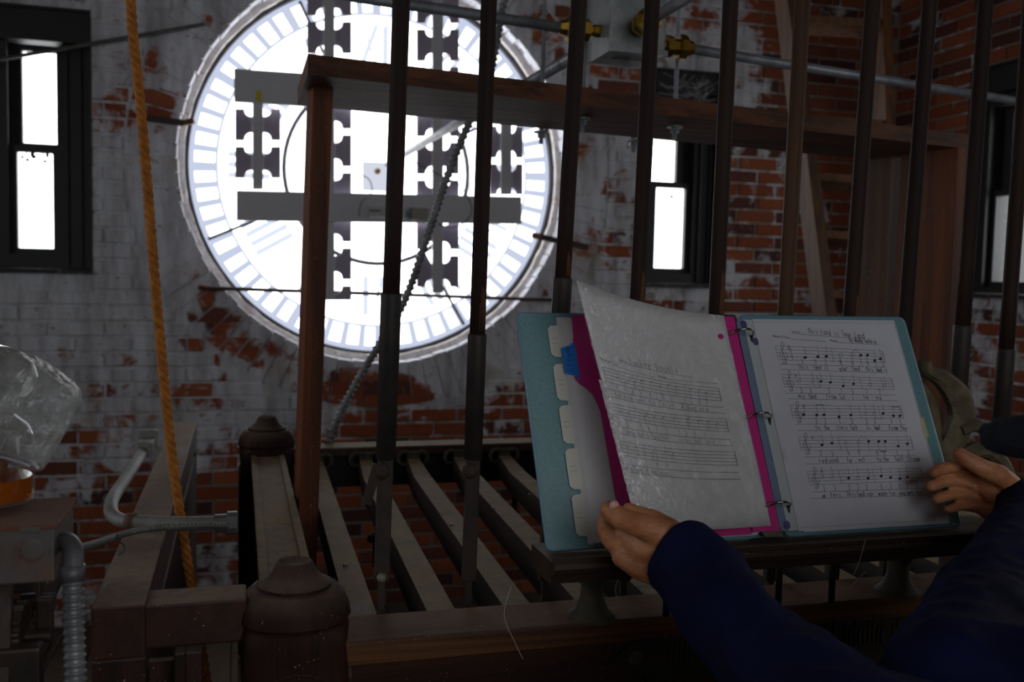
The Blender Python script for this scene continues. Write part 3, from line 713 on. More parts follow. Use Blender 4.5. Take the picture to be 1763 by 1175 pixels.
sc = thing('cast_scroll', 'greenish cast iron scroll of the music rack right of the binder', 'ornament', PY(1640, 880, 1.165))
m = MB(); scroll_band(m, [(1596, 622), (1600, 640), (1625, 652), (1652, 682), (1660, 716), (1650, 750), (1640, 776), (1655, 800), (1690, 818)], [6, 10, 14, 20, 19, 19, 20, 20, 14]); m.build('outer_band', M_cast, sc, 1)
m = MB(); scroll_band(m, [(1575, 655), (1590, 672), (1602, 698), (1607, 730), (1612, 760), (1622, 790)], [4, 9, 13, 14, 12, 9], 1.170); m.build('inner_leaf', M_cast, sc, 1)
m = MB(); scroll_band(m, [(1655, 742), (1680, 733), (1700, 742), (1716, 755), (1738, 764)], [10, 11, 8, 7, 5], 1.160)
scroll_band(m, [(1650, 790), (1690, 775), (1715, 785), (1732, 808), (1738, 840), (1730, 880), (1700, 905)], [12, 13, 12, 12, 12, 12, 10], 1.160); m.build('lower_curl', M_cast, sc, 1)
m = MB(); scroll_band(m, [(1700, 905), (1660, 912), (1620, 905)], [10, 12, 10], 1.160, .03); m.build('foot', M_cast, sc, 1)

# ================================================================= raw timber frame with the gear box
M_tim = wood('brown_timber', srgb(120, 64, 32), srgb(74, 38, 20), 'Z', .8, .65, dust=.4)
M_timX = wood('brown_timber_board', srgb(110, 66, 40), srgb(66, 40, 26), 'X', .8, .7, dust=.6)
M_timL = wood('light_timber', srgb(100, 62, 32), srgb(66, 40, 20), 'Z', .8, .6, dust=.3)
ZU = 1.929
A0 = PZ(530, 128, ZU); A1 = PZ(1667, 256, ZU); ex = (A1 - A0).normalized(); ey = V((-ex.y, ex.x, 0)); BWD = .285; up = V((0, 0, 1)); LB = (A1 - A0).length
tf = thing('timber_frame', 'brown raw timber frame with a long top board behind the rods', 'frame', (A0.x, A0.y, 0))
def fbox(m, u0, u1, v0, v1, z0, z1): return m.hexa([A0 + ex * u + ey * v + up * (z - ZU) for z in (z0, z1) for u, v in ((u0, v0), (u1, v0), (u1, v1), (u0, v1))])
FL_ = PZ(512, 181, ZU); m = MB(); m.hexa([q + up * dz for dz in (0, .034) for q in (A0, A1, A1 + ey * BWD, FL_)]); m.build('top_board', M_timX, tf)
m = MB(); fbox(m, .036, .072, .105, .150, 0, ZU); m.v = [v - V(((ZU - v.z) * .026, 0, 0)) for v in m.v]; m.build('left_post', M_tim, tf)
m = MB(); fbox(m, LB - .034, LB, 0, .17, 0, ZU); m.build('right_plank', M_tim, tf)
m = MB(); fbox(m, LB - .036, LB, .20, BWD, 0, ZU); m.build('back_stud', M_timL, tf)
m = MB(); fbox(m, .03, LB, BWD + .0, BWD + .034, .55, .64); m.build('low_rail', M_tim, tf)
# ladder behind
ld = thing('ladder', 'rough light timber ladder standing against the brick behind the frame', 'ladder', PY(1425, 900, 3.3))
YL = 3.2
m = MB(); a, b = PY(1412, 480, YL), PY(1346, -60, YL + .25); b = b + (b - a) * .3; a = a + (a - b) * .75; m.beam(a, b, .045, .09, up=(0, 1, 0)); m.build('stile', M_timL, ld)
m = MB(); a2, b2 = PY(1530, 480, YL), PY(1512, -60, YL + .25); b2 = b2 + (b2 - a2) * .3; a2 = a2 + (a2 - b2) * .75; m.beam(a2, b2, .045, .09, up=(0, 1, 0)); m.build('stile', M_timL, ld)
for y in (-60, 42, 215, 312, 410, 512, 620, 730):
    tt = (480 - y) / 540 * .25; c0 = PY(1402 - (480 - y) * .122 + 12, y, YL + tt); c1 = PY(1528 - (480 - y) * .033, y + 8, YL + tt)
    m = MB(); m.beam(c0, c1, .09, .032, up=(0, .35, 1)); m.build('rung', M_oldwood, ld)
m = MB(); m.tube(smooth_path([PY(1500, 122, YW - .004), PY(1504, 90, YW - .02), PY(1514, 84, YW - .03), PY(1522, 104, YW - .03), PY(1514, 124, YW - .01)], 6), .006, 6); tag(m.build('wire_loop', M_gcond), 'small grey wire loop hanging in the corner by the brick', 'wire')

# gear box
M_galv = surf('galvanized_steel', srgb(170, 174, 176), srgb(138, 144, 146), 14, .38, .5, .1)
M_brass = surf('brass_fitting', srgb(176, 140, 50), srgb(140, 104, 40), 18, .35, .85, .2)
M_zinc = surf('zinc_rod', srgb(158, 162, 170), srgb(128, 132, 140), 20, .42, .3, .15)
ca = PD(1050, 87, 1.85); gx, gy, gz = ca
gb = thing('gear_box', 'galvanized steel gear box with brass fittings above the top board', 'gear box', ca)
m = MB(); m.box((gx + .058, gy + .061, gz + .08), (.116, .122, .16), bev=.003); body = m.build('case', M_galv, gb)
m = MB(); m.box((gx + .058, gy - .002, gz + .004), (.124, .004, .010)); m.box((gx - .001, gy + .061, gz + .08), (.004, .128, .164)); m.build('flange', M_galv, body)
m = MB()
for i in range(9): m.box((gx + .03 + i * .008, gy + .05, gz - .0015), (.005, .012 - (i % 3) * .003, .001))
m.build('stamped_label', M_black, body)
m = MB(); m.box((gx + .04, gy + .06, gz + .165), (.27, .16, .006)); pt = m.build('mounting_plate', M_galv, gb)
def fitting(name, c, ax, par):
    m = MB(); m.lathe(c, [(.012, 0), (.012, .012), (.010, .014), (.010, .022), (.022, .023), (.022, .036), (.016, .038), (.016, .05)], 6, ax)
    m.lathe(V(c) + V(ax).normalized() * .05, [(.024, 0), (.026, .003), (.026, .016), (.018, .020), (.014, .034)], 8, ax); m.build(name, M_brass, par)
lc = PY(1022, 52, gy + .05); ls = PY(955, 47, gy + .05)
fitting('brass_union', (gx - .002, gy + .055, lc.z), (-1, 0, 0), gb)
fc = PY(1095, 50, gy); fitting('brass_union', fc, (0, -1, .02), gb)
rcn = PY(1150, 80, gy + .06); fitting('brass_union', (gx + .118, gy + .055, rcn.z), (1, 0, -.02), gb)
for (x, y) in ((1022, 62),):
    m = MB(); m.lathe((gx - .002, gy + .035, lc.z - .012), [(.004, 0), (.004, .004)], 6, (-1, 0, 0)); m.build('screw', M_galv, body)
def shaft(a, b, r, lab):
    m = MB(); m.tube([a, b], r, 12); tag(m.build('drive_shaft', M_zinc, None, 2), lab, 'shaft', 'grey drive shafts of the gear box')
la = V((gx - .075, gy + .055, lc.z)); l2 = PZ(560, -14, la.z)
shaft(la, la + (l2 - la) * ((XL - la.x) / (l2.x - la.x)), .0105, 'grey steel shaft running left from the gear box across the top of the dial')
ra = V((gx + .195, gy + .055, rcn.z - .002)); r2 = PZ(1763, 176, ra.z)
shaft(ra, ra + (r2 - ra) * ((XR - ra.x) / (r2.x - ra.x)), .0105, 'grey steel shaft running right from the gear box to the right wall')
shaft(V((gx + .03, gy + .12, gz + .05)), PY(655, 290, YW + .1), .0135, 'grey shaft slanting from the gear box back to the dial centre')
shaft(V(fc) + V((0, -.07, 0)), V((fc.x + .01, YF, fc.z + .03)), .0105, 'grey steel shaft running from the gear box up towards the viewer')
for i, (x, y, ln) in enumerate(((1003, 203, .30), (1162, 217, .24), (932, 226, .24), (1090, 241, .12))):
    p = PZ(x, y, ZU); t = thing('threaded_rod', ['bright bolt rod through the board left of the gear box, nearest', 'zinc bolt rod through the board right of the gear box', 'zinc bolt rod through the board below the left brass union', 'short zinc bolt rod through the board under the gear box'][i], 'bolt', p, 'threaded rods holding the gear box to the board')
    zt = gz + .168 if i != 3 else gz
    m = MB(); q = resample([V((p.x, p.y, ZU - .028)), V((p.x, p.y, zt + (.06 if i != 3 else 0)))], .0022); m.tube(q, [.0052 if j % 2 else .0046 for j in range(len(q))], 8); m.build('rod', M_zinc, t)
    m = MB(); m.lathe((p.x, p.y, ZU - .004), [(.017, 0), (.017, .004)], 14); m.build('washer', M_galv, t)
    m = MB(); m.lathe((p.x, p.y, ZU - .015), [(.009, 0), (.0095, .001), (.0095, .010), (.009, .011)], 6); m.build('nut', M_galv, t)
    m = MB(); m.lathe((p.x, p.y, ZU + .034), [(.015, 0), (.015, .003), (.0095, .004), (.0095, .012)], 6); m.build('top_nut', M_galv, t)

# armoured cable from above down to the back of the stand
def armoured(name, lab, pts, r, pitch, mat, group=None):
    P_ = resample(smooth_path(pts, 10), pitch / 4); rr = [r * (1, 1.0, .72, .72)[i % 4] for i in range(len(P_))]
    m = MB(); m.tube(P_, rr, 10); return tag(m.build(name, mat, None, 1), lab, 'cable', group)
M_arm = surf('grey_armour', srgb(150, 152, 154), srgb(112, 114, 116), 20, .45, .4, .1)
armoured('armoured_cable', 'beaded grey armoured cable slanting down in front of the clock dial',
         [PD(885, -60, 2.26), PD(866, 10, 2.26), PD(857, 60, 2.26), PD(838, 150, 2.26), PD(803, 222, 2.26), PD(768, 310, 2.26), PD(738, 400, 2.26), PD(698, 515, 2.27), PD(655, 590, 2.28), PD(616, 655, 2.29), PD(585, 715, 2.30), PD(566, 765, 2.30), PD(560, 800, 2.31)], .0105, .014, M_arm)
# rope
M_rope = surf('orange_rope', srgb(196, 124, 44), srgb(158, 92, 30), 60, .8, 0, .5, fine=300)
rp = [PD(x, y, 1.43) for x, y in ((222, -80), (227, 40), (240, 160), (252, 300), (263, 440), (277, 600), (291, 740), (306, 860), (322, 960), (338, 1060), (352, 1150), (372, 1290))]
c = resample(smooth_path(rp, 8), .0045)
t = thing('bell_rope', 'orange three-strand rope hanging down in front of the left brick wall', 'rope', rp[-1])
e2 = V((1, 0, 0)); e3 = V((0, 1, 0))
for s in range(3):
    q = []
    for i, p in enumerate(c):
        an = 2 * PI * (i * .0045 / .040 + s / 3); q.append(p + (e2 * math.cos(an) + e3 * math.sin(an)) * .0042)
    m = MB(); m.tube(q, .0038, 8); m.build('strand', M_rope, t, 2)

# ================================================================= left: timber case, conduit, junction box
M_case = wood('red_brown_case_wood', srgb(74, 42, 34), srgb(48, 28, 24), 'Y', .8, .55, dust=1., dustc=(156, 132, 112))
M_caseZ = wood('red_brown_case_upright', srgb(62, 34, 28), srgb(40, 24, 20), 'Z', .8, .5, dust=.8, dustc=(128, 110, 96))
ZT = 1.6 - .367
cs = thing('wooden_case', 'dark red wooden case frame with a dusty sloping-away top beam at left', 'case', PZ(200, 1045, ZT))
p0, p1, p2, p3 = PZ(148, 1048, ZT), PZ(262, 1006, ZT), PZ(338, 725, ZT), PZ(300, 727, ZT)
x0 = (p0.x + p3.x) / 2; x1 = (p1.x + p2.x) / 2; y0 = p0.y; y1 = (p2.y + p3.y) / 2
m = MB(); m.box(((x0 + x1) / 2, (y0 + y1) / 2, ZT - .03), (x1 - x0, y1 - y0, .06), bev=.003); m.build('top_beam', M_case, cs)
q0 = PZ(205, 1012, ZT - .004); q1 = PZ(300, 1040, ZT - .004)
m = MB(); m.box(((x1 + XN - .06) / 2 - .0, y0 + .035, ZT - .029), (XN - .058 - x1 + .01, .055, .05), bev=.003); m.build('cross_rail', M_case, cs)
for xx, yy, w in ((x0 + .028, y0 + .025, .055), (x1 + .035, y0 + .03, .012), (x0 + .028, y1 - .04, .055), (x0 + .105, y0 + .03, .018)):
    m = MB(); m.box((xx, yy, (ZT - .06) / 2), (w, .05, ZT - .06), bev=.002); m.build('upright', M_caseZ, cs)
m = MB(); m.box((x1 - .008, (y0 + y1) / 2, .75), (.015, y1 - y0 - .1, .82)); m.build('side_panel', M_caseZ, cs)
m = MB(); m.box((x0 + .05, y0 + .05, .6), (.085, .012, 1.1)); m.build('front_panel', M_caseZ, cs)
hk = [PD(192, 1004, 1.10), PD(183, 1006, 1.10), PD(180, 1015, 1.10), PD(186, 1023, 1.10), PD(190, 1031, 1.10), PD(187, 1037, 1.10)]
m = MB(); m.tube(smooth_path(hk, 6), .0015, 6); tag(m.build('wire_hook', M_galv, None, 2), 'small bent wire hook on the near end of the dusty beam', 'hook')
# rigid conduit with bend
M_pvc = surf('pale_grey_conduit', srgb(138, 138, 136), srgb(116, 114, 110), 20, .6, .1, .15)
ZP = 1.6 - .345
cq = [PZ(246, 778, ZP + .012), PZ(222, 816, ZP + .006), PZ(198, 852, ZP), PZ(191, 872, ZP - .002), PZ(193, 886, ZP - .006), PZ(208, 896, ZP - .008), PZ(232, 899, ZP - .006), PZ(300, 902, ZP - .006), PZ(385, 901, ZP - .006)]
t = thing('rigid_conduit', 'pale grey bent conduit pipe lying over the dusty beam', 'conduit', cq[-1])
m = MB(); m.tube(smooth_path(cq, 8), .0098, 14); m.build('pipe', M_pvc, t, 2)
m = MB(); m.tube([PZ(220, 898, ZP - .006), PZ(233, 899, ZP - .006)], .0115, 14); m.build('clamp', surf('rust_clamp', srgb(110, 76, 60), srgb(90, 62, 50), 30, .7), t, 2)
e = cq[0]; m = MB(); m.box(e + V((.004, .03, .004)), (.026, .075, .028), bev=.005); m.box(e + V((.004, .062, .012)), (.034, .02, .036), bev=.004); m.build('elbow_box', M_pvc, t)
e = cq[-1]; m = MB(); m.lathe(e + V((-.012, 0, 0)), [(.0125, 0), (.0125, .016), (.016, .017), (.016, .030), (.012, .031)], 12, (1, 0, 0)); m.build('connector', M_gcond, t)
M_flex = surf('thin_flex', srgb(128, 126, 124), srgb(98, 96, 92), 20, .5, .4, .1)
armoured('thin_armoured_cable', 'thin grey armoured cable from the junction box elbow to the post',
         [PD(134, 944, .96), PD(165, 936, 1.02), PD(205, 922, 1.10), PD(250, 912, 1.17), PD(300, 907, 1.22), PD(350, 905, 1.26), PD(392, 905, 1.30)], .0042, .0065, M_flex)
m = MB(); m.tube(smooth_path([PD(203, 920, 1.08), PD(201, 930, 1.08), PD(212, 938, 1.08), PD(214, 948, 1.08), PD(205, 955, 1.08)], 5), .0011, 5); tag(m.build('tie_wire', M_wire), 'short twist of wire dropping from the thin cable', 'wire')
# junction box
M_rustbox = surf('rusty_steel_box', srgb(104, 98, 96), srgb(124, 84, 64), 12, .6, .35, .25, dust=.9, dustc=(128, 88, 64), c3=srgb(110, 70, 52))
jx = PD(93, 905, .80); JZ = jx.z
jb = thing('junction_box', 'rusty grey steel junction box with a round knockout, under the jar', 'junction box', jx)
JD = .098; m = MB(); m.box((jx.x - .14, jx.y + JD / 2, JZ - .024), (.28, JD, .048), bev=.0015); m.build('case', M_rustbox, jb)
m = MB(); m.box((jx.x - .14, jx.y + JD / 2, JZ - .001), (.286, JD + .005, .004), bev=.001); m.build('lid', surf('rusted_lid', srgb(134, 84, 62), srgb(104, 66, 50), 16, .8, 0, .3, dust=.5, dustc=(140, 104, 84)), jb)
m = MB(); m.box((jx.x - .15, jx.y + JD * .6, (JZ - .048) / 2), (.035, .035, JZ - .048), bev=.002); m.build('stand_post', M_rustbox, jb)
kx = PY(55, 948, jx.y); m = MB(); m.lathe((kx.x, jx.y, kx.z), [(.0115, -.001), (.0115, .001), (.0095, .0012), (.009, .0004), (.0075, .0008), (.002, .001)], 24, (0, -1, 0)); m.build('knockout', M_rustbox, jb)
kx = PY(52, 912, jx.y); m = MB(); m.box((kx.x, jx.y - .001, kx.z), (.016, .004, .005), bev=.001); m.build('hinge_tab', M_rustbox, jb)
# elbow and armoured conduit dropping down
eb = [PD(100, 938, .83), PD(108, 932, .825), PD(118, 934, .82), PD(125, 945, .815), PD(126, 962, .81), PD(125, 985, .805)]
t = thing('cable_elbow', 'grey elbow connector with thick ribbed conduit dropping beside the junction box', 'conduit', eb[-1])
m = MB(); m.tube(smooth_path(eb, 6), [.0065 + .002 * min(1, i / 20) for i in range(31)], 14); m.build('elbow', M_gcond, t, 2)
m = MB(); m.tube([eb[-1] + V((0, 0, .006)), eb[-1] - V((0, 0, .008))], .0098, 14); m.build('collar', M_gcond, t, 2)
P_ = resample([PD(125, 988, .805), PD(127, 1080, .80), PD(130, 1180, .795), PD(140, 1420, .79)], .0009); m = MB(); m.tube(P_, [.0078 + .0014 * max(0, math.sin(2 * PI * i * .0009 / .0066)) for i in range(len(P_))], 14); m.build('ribbed_conduit', M_arm, t, 2)

# glass jar with amber oil
M_jar = film('jar_glass', (.97, .98, .97, 1), .10, .04); M_oil = NT('amber_oil')
M_oil.finish(srgb(236, 120, 24), .08, 0, **{'Transmission Weight': .65, 'IOR': 1.2}); M_oil = M_oil.m
jc = PD(-26, 872, .86); jr = .0405
jt = thing('oil_jar', 'glass jar half full of amber oil on the rusty junction box', 'jar', (jc.x, jc.y, JZ + .002))
b = V((jc.x, jc.y, JZ + .003))
m = MB(); m.lathe(b, [(.030, 0), (jr - .001, .002), (jr, .008), (jr, .060), (.036, .070), (.026, .078), (.0255, .080), (.034, .086), (.043, .098), (.045, .112), (.041, .126), (.030, .137), (.012, .142)], 32); m.build('glass', M_jar, jt, 1)
m = MB(); m.lathe(b, [(.028, .002), (jr - .003, .004), (jr - .002, .009), (jr - .002, .0235)], 32); m.build('oil', M_oil, jt, 1)
m = MB(); m.lathe(b, [(.012, .024), (.018, .03), (.020, .036), (.014, .04), (.006, .043)], 14); m.build('cork_float', surf('cork', srgb(150, 90, 60), srgb(110, 64, 44), 30, .8), jt, 1)
m = MB(); m.tube([b + V((.006, -.01, .03)), b + V((.022, -.014, .06))], .0012, 6); m.build('wire_stem', M_galv, jt)
m = MB(); m.tube([b + V((-.004, -.004, .142)), b + V((.004, -.006, .148)), b + V((.016, -.008, .150)), b + V((.024, -.01, .153))], .0018, 6); m.build('top_wire', M_galv, jt)
# plastic bag pulled over the jar
M_bag = film('clear_plastic_bag', (.90, .91, .92, 1), .07, .22, .20, (.62, .62, .60, 1), .9, 45)
ol = [(-190, 640), (-120, 606), (-60, 598), (0, 600), (38, 604), (70, 617), (98, 636), (120, 652), (136, 668), (141, 688), (131, 706), (118, 735), (100, 768), (84, 795), (68, 812), (40, 806), (0, 795), (-60, 790), (-140, 780), (-200, 720)]
cx0, cy0 = -30, 700
bg_ = thing('plastic_bag', 'clear crumpled zip-lock plastic bag pulled over the oil jar', 'bag', PD(0, 800, .86))
oc = [V((p.x, p.y)) for p in smooth_path([V((x, y, 0)) for x, y in ol + ol[:1]], 4)][:-1]
def bagside(sg):
    n = len(oc); vs = []; fs = []; K = 9
    for j in range(K):
        f = 1 - (j / (K - 1)) ** 1.0 if j < K - 1 else 0.02
        for i, p in enumerate(oc):
            x = cx0 + (p.x - cx0) * f; y = cy0 + (p.y - cy0) * f
            bul = math.sqrt(max(0, 1 - f ** 2.4)) * .048; nz = noise.noise(V((x * .03, y * .03, sg * 3))) * .010 + noise.noise(V((x * .011 + y * .02, y * .01, sg * 7))) * .014
            if j == 0: nz = 0
            vs.append(PD(x, y, .858 + sg * bul + nz * (1 - f * .6)))
    for j in range(K - 1):
        for i in range(n): fs.append((j * n + i, j * n + (i + 1) % n, (j + 1) * n + (i + 1) % n, (j + 1) * n + i))
    fs.append(tuple((K - 1) * n + i for i in range(n)))
    m = MB(); m.add(vs, fs); return m
bagside(-1).build('front_film', M_bag, bg_, 2); bagside(1).build('back_film', M_bag, bg_, 2)
M_zip = film('zip_strip', (.9, .9, .95, 1), .2, .2, .5, (.7, .7, .8, 1))
m = MB(); q = [PD(x, y, .835) for x, y in ((-160, 762), (-60, 768), (0, 778), (30, 787), (56, 798), (66, 808))]; m.tube(smooth_path(q, 4), .0016, 6)
q = [PD(x, y, .833) for x, y in ((-160, 770), (-60, 777), (0, 787), (30, 795), (52, 803))]; m.tube(smooth_path(q, 4), .0010, 6); m.build('zip_strip', M_zip, bg_, 2)

# machinery below the junction box
M_mach = surf('oily_machine_steel', srgb(62, 56, 54), srgb(84, 66, 54), 18, .45, .55, .3, dust=.6, dustc=(92, 80, 70))
mc = thing('clock_movement', 'dusty steel levers and bars of old clockwork below the junction box', 'clockwork', PD(50, 1175, .95))
m = MB(); m.beam(PD(30, 1128, .95), PD(112, 955, 1.12), .014, .02); m.build('diagonal_bar', M_mach, mc)
m = MB(); m.beam(PD(52, 1060, .93), PD(100, 985, 1.05), .006, .02); m.build('link_bar', M_mach, mc)
m = MB(); m.box(PD(78, 1062, .90), (.014, .012, .038), bev=.002); lk = m.build('block', M_mach, mc)
m = MB(); m.tube([PD(66, 985, .90), PD(66, 1030, .90)], .0025, 8); m.build('pin', M_mach, lk)
m = MB(); m.lathe(PD(95, 1035, .93), [(.008, 0), (.008, .03), (.005, .031), (.005, .05)], 12, (-1, 0, 0)); m.build('spindle', M_mach, mc)
m = MB(); m.tube([PD(100, 1095, .92), PD(60, 1175, .86)], .0035, 8); m.build('rod', M_mach, mc)
m = MB(); c0 = PD(28, 1100, .88); n = 40; pts = []
for i in range(n * 2): r = .034 if (i // 2) % 2 else .030; pts.append(c0 + V((0, r * math.cos(PI * i / n), r * math.sin(PI * i / n))))
m.prism(pts, (.008, 0, 0)); m.build('gear_wheel', M_mach, mc)
m = MB(); m.lathe(c0 + V((-.03, 0, 0)), [(.010, 0), (.010, .02), (.006, .022), (.006, .06)], 14, (1, 0, 0)); m.build('arbor', M_mach, mc)
m = MB(); m.box(PD(-10, 1010, .92), (.09, .02, .012), bev=.002); m.build('frame_bar', M_mach, mc)
m = MB(); m.box(PD(20, 1160, .85), (.05, .02, .05), bev=.003); m.build('foot_block', M_mach, mc)
m = MB(); m.beam(PD(10, 1000, .86), PD(4, 1175, .84), .012, .01, up=(0, 1, 0)); m.build('upright_bar', M_mach, mc)
# cobwebs at the window above the board
M_web = film('cobweb', (1, 1, 1, 1), .0, .5, .45, (.55, .55, .55, 1))
rnd = random.Random(5); m = MB()
for i in range(34):
    a = PY(1130 + rnd.random() * 90, 125 + rnd.random() * 70, YW - .02); b = PY(1130 + rnd.random() * 110, 130 + rnd.random() * 62, YW - .03)
    mid = (a + b) / 2 + V((0, 0, -.02 - rnd.random() * .03)); m.tube(smooth_path([a, mid, b], 4), .0011, 4, False)
tag(m.build('cobweb', M_web), 'grey cobweb strands across the black window head above the board', 'cobweb', kind='stuff')
rnd = random.Random(9); m = MB()
for q in (((880, 1010), (868, 1060), (888, 1110), (900, 1135)), ((1075, 975), (1060, 1010), (1062, 1030)), ((1490, 985), (1475, 1000), (1462, 1012)), ((1490, 930), (1480, 965), (1470, 990)), ((443, 1000), (425, 1020), (412, 1030))):
    m.tube(smooth_path([PD(x, y, 1.12) for x, y in q], 5), .0004, 4, False)
tag(m.build('cobweb', M_web), 'fine stray cobweb threads hanging from the front rail', 'cobweb', kind='stuff')
# ================================================================= the ring binder
WB, HB = .575, .292
bBL, bBR, bTL, bTR = V((.349, 1.050, 1.2795)), V((.931, 1.050, 1.2795)), V((.335, 1.150, 1.5525)), V((.902, 1.150, 1.5525))
bN = (bBR - bBL).cross(bTL - bBL).normalized()
def B(s, t, h=0.):
    a, b = s / WB, t / HB
    return (bBL * (1 - a) + bBR * a) * (1 - b) + (bTL * (1 - a) + bTR * a) * b + bN * h
def slab(m, pts, h0, h1):                       # outline in binder coordinates
    n = len(pts); lo = [B(s, t, h0) for s, t in pts]; hi = [B(s, t, h1) for s, t in pts]
    return m.add(lo + hi, [tuple(range(n - 1, -1, -1)), tuple(range(n, 2 * n))] + [(i, (i + 1) % n, (i + 1) % n + n, i + n) for i in range(n)])
def rrect(s0, t0, s1, t1, r=.006):
    o = []
    for cx, cy, a0 in ((s1 - r, t1 - r, 0), (s0 + r, t1 - r, 90), (s0 + r, t0 + r, 180), (s1 - r, t0 + r, 270)):
        for k in range(4): a = math.radians(a0 + k * 30); o.append((cx + r * math.cos(a), cy + r * math.sin(a)))
    return o
t_ = NT('teal_binder_vinyl'); p_ = t_.pos(); f_ = t_.noise(p_, 260, 4, .7)
M_teal = t_.finish(t_.mix(t_.ss(f_, .35, .75), srgb(108, 150, 156), srgb(92, 134, 142)), .38, 0, t_.bump(f_, .1, .001))
M_edge = plain('clear_binder_edge', srgb(110, 150, 170), .25)
M_paper = plain('white_paper', srgb(226, 224, 226), .6); M_paper2 = plain('white_paper_right', srgb(222, 222, 232), .6)
M_tab = plain('cream_tab_card', srgb(222, 220, 208), .6); M_pink = plain('magenta_divider', srgb(214, 18, 138), .45)
M_blue = plain('blue_flag', srgb(10, 130, 235), .4); M_dblue = plain('blue_divider', srgb(120, 134, 168), .5); M_purp = plain('purple_divider', srgb(84, 72, 136), .4)
M_ink = plain('dark_ink', srgb(34, 34, 40), .6); M_pen = plain('pencil_grey', srgb(128, 124, 128), .6); M_print = plain('printer_black', srgb(24, 24, 26), .6)
M_chrome = surf('chrome_ring', srgb(190, 184, 172), srgb(160, 154, 142), 40, .18, 1., .02)
M_spine = surf('dark_spine_metal', srgb(48, 44, 44), srgb(70, 66, 64), 60, .35, .6, .1)
M_sleeve = film('sheet_protector', (1, 1, 1, 1), .045, .12, .02, (.8, .8, .82, 1), .12, 30)
bi = thing('ring_binder', 'open teal three-ring binder of handwritten sheet music resting on the music ledge', 'binder', bBL)
SP0, SP1 = .268, .312
m = MB(); slab(m, rrect(0, 0, SP0 - .002, HB), -.003, 0); o = m.build('front_cover', M_teal, bi)
m = MB(); slab(m, rrect(SP1 + .002, 0, WB, HB), -.003, 0); o2 = m.build('back_cover', M_teal, bi)
for par, a, b in ((o, 0, SP0 - .002), (o2, SP1 + .002, WB)):
    m = MB(); q = rrect(a, 0, b, HB); m.tube([B(s, t, -.0015) for s, t in q + q[:1]], .0022, 6, False); m.build('clear_edge', M_edge, par, 2)
m = MB(); slab(m, rrect(SP0 - .004, 0, SP1 + .004, HB, .003), -.012, -.008); m.build('spine', M_teal, bi)
m = MB(); slab(m, [(SP0 + .012, .004), (SP1 - .012, .004), (SP1 - .012, HB - .004), (SP0 + .012, HB - .004)], -.008, .003); rm_ = m.build('ring_plate', M_spine, bi)
for tt in (.006, HB - .006):
    m = MB(); slab(m, rrect(SP0 + .010, tt - .006, SP1 - .008, tt + .006, .003), .003, .007); m.build('lever_tab', M_chrome, rm_)
# left stack: sheets, dividers with stepped tabs
m = MB()
for k in range(6): slab(m, rrect(.050 + k * .0012, .003 + k * .0004, SP0 + .006, HB - .004 - k * .0009, .003), .0004 + k * .0009, .0010 + k * .0009)
m.build('sheet_stack', M_paper, bi)
m = MB()
for k in range(5): slab(m, rrect(.335, .003, .557 - k * .0015, HB - .006 - k * .0008, .003), .0003 + k * .0008, .0008 + k * .0008)
m.build('sheet_stack', M_paper2, bi)
for k, (t0, t1) in enumerate(((.236, .276), (.180, .226), (.126, .173), (.070, .119), (.014, .063))):
    m = MB(); s0 = .0365; slab(m, [(s0 + .004, t0), (.066, t0 - .002), (.066, t1 + .002), (s0 + .004, t1), (s0, t1 - .004), (s0, t0 + .004)], .0012 + k * .0003, .0017 + k * .0003)
    d = m.build('divider_tab', M_tab, bi)
    m = MB(); r_ = random.Random(k); tm = (t0 + t1) / 2
    for j in range(2):
        q = [(s0 + .003 + .008 * i / 5, tm + (j - .5) * .006 + r_.uniform(-.0007, .0007)) for i in range(6)]
        m.tube([B(s, t, .0021 + k * .0003) for s, t in q], .0002, 4)
    m.build('pencil_mark', M_pen, d)
pk = [(.262, .004), (.262, HB - .003), (.073, HB - .003), (.070, HB - .006), (.068, .262), (.066, .252), (.0615, .244), (.0615, .206), (.066, .200), (.074, .194), (.082, .186), (.0855, .176), (.089, .165), (.092, .03), (.092, .004)]
m = MB(); slab(m, pk, .0062, .0068); pkd = m.build('magenta_divider', M_pink, bi)
m = MB(); slab(m, [(.262, .006), (.300, .006), (.2985, HB - .004), (.262, HB - .004)], .0095, .0105); m.build('magenta_margin', M_pink, pkd)
m = MB(); slab(m, [(.0495, .213), (.0635, .209), (.068, .203), (.068, .250), (.0635, .252), (.062, .249), (.0495, .246)], .0070, .0075); bf = m.build('blue_flag', M_blue, bi)

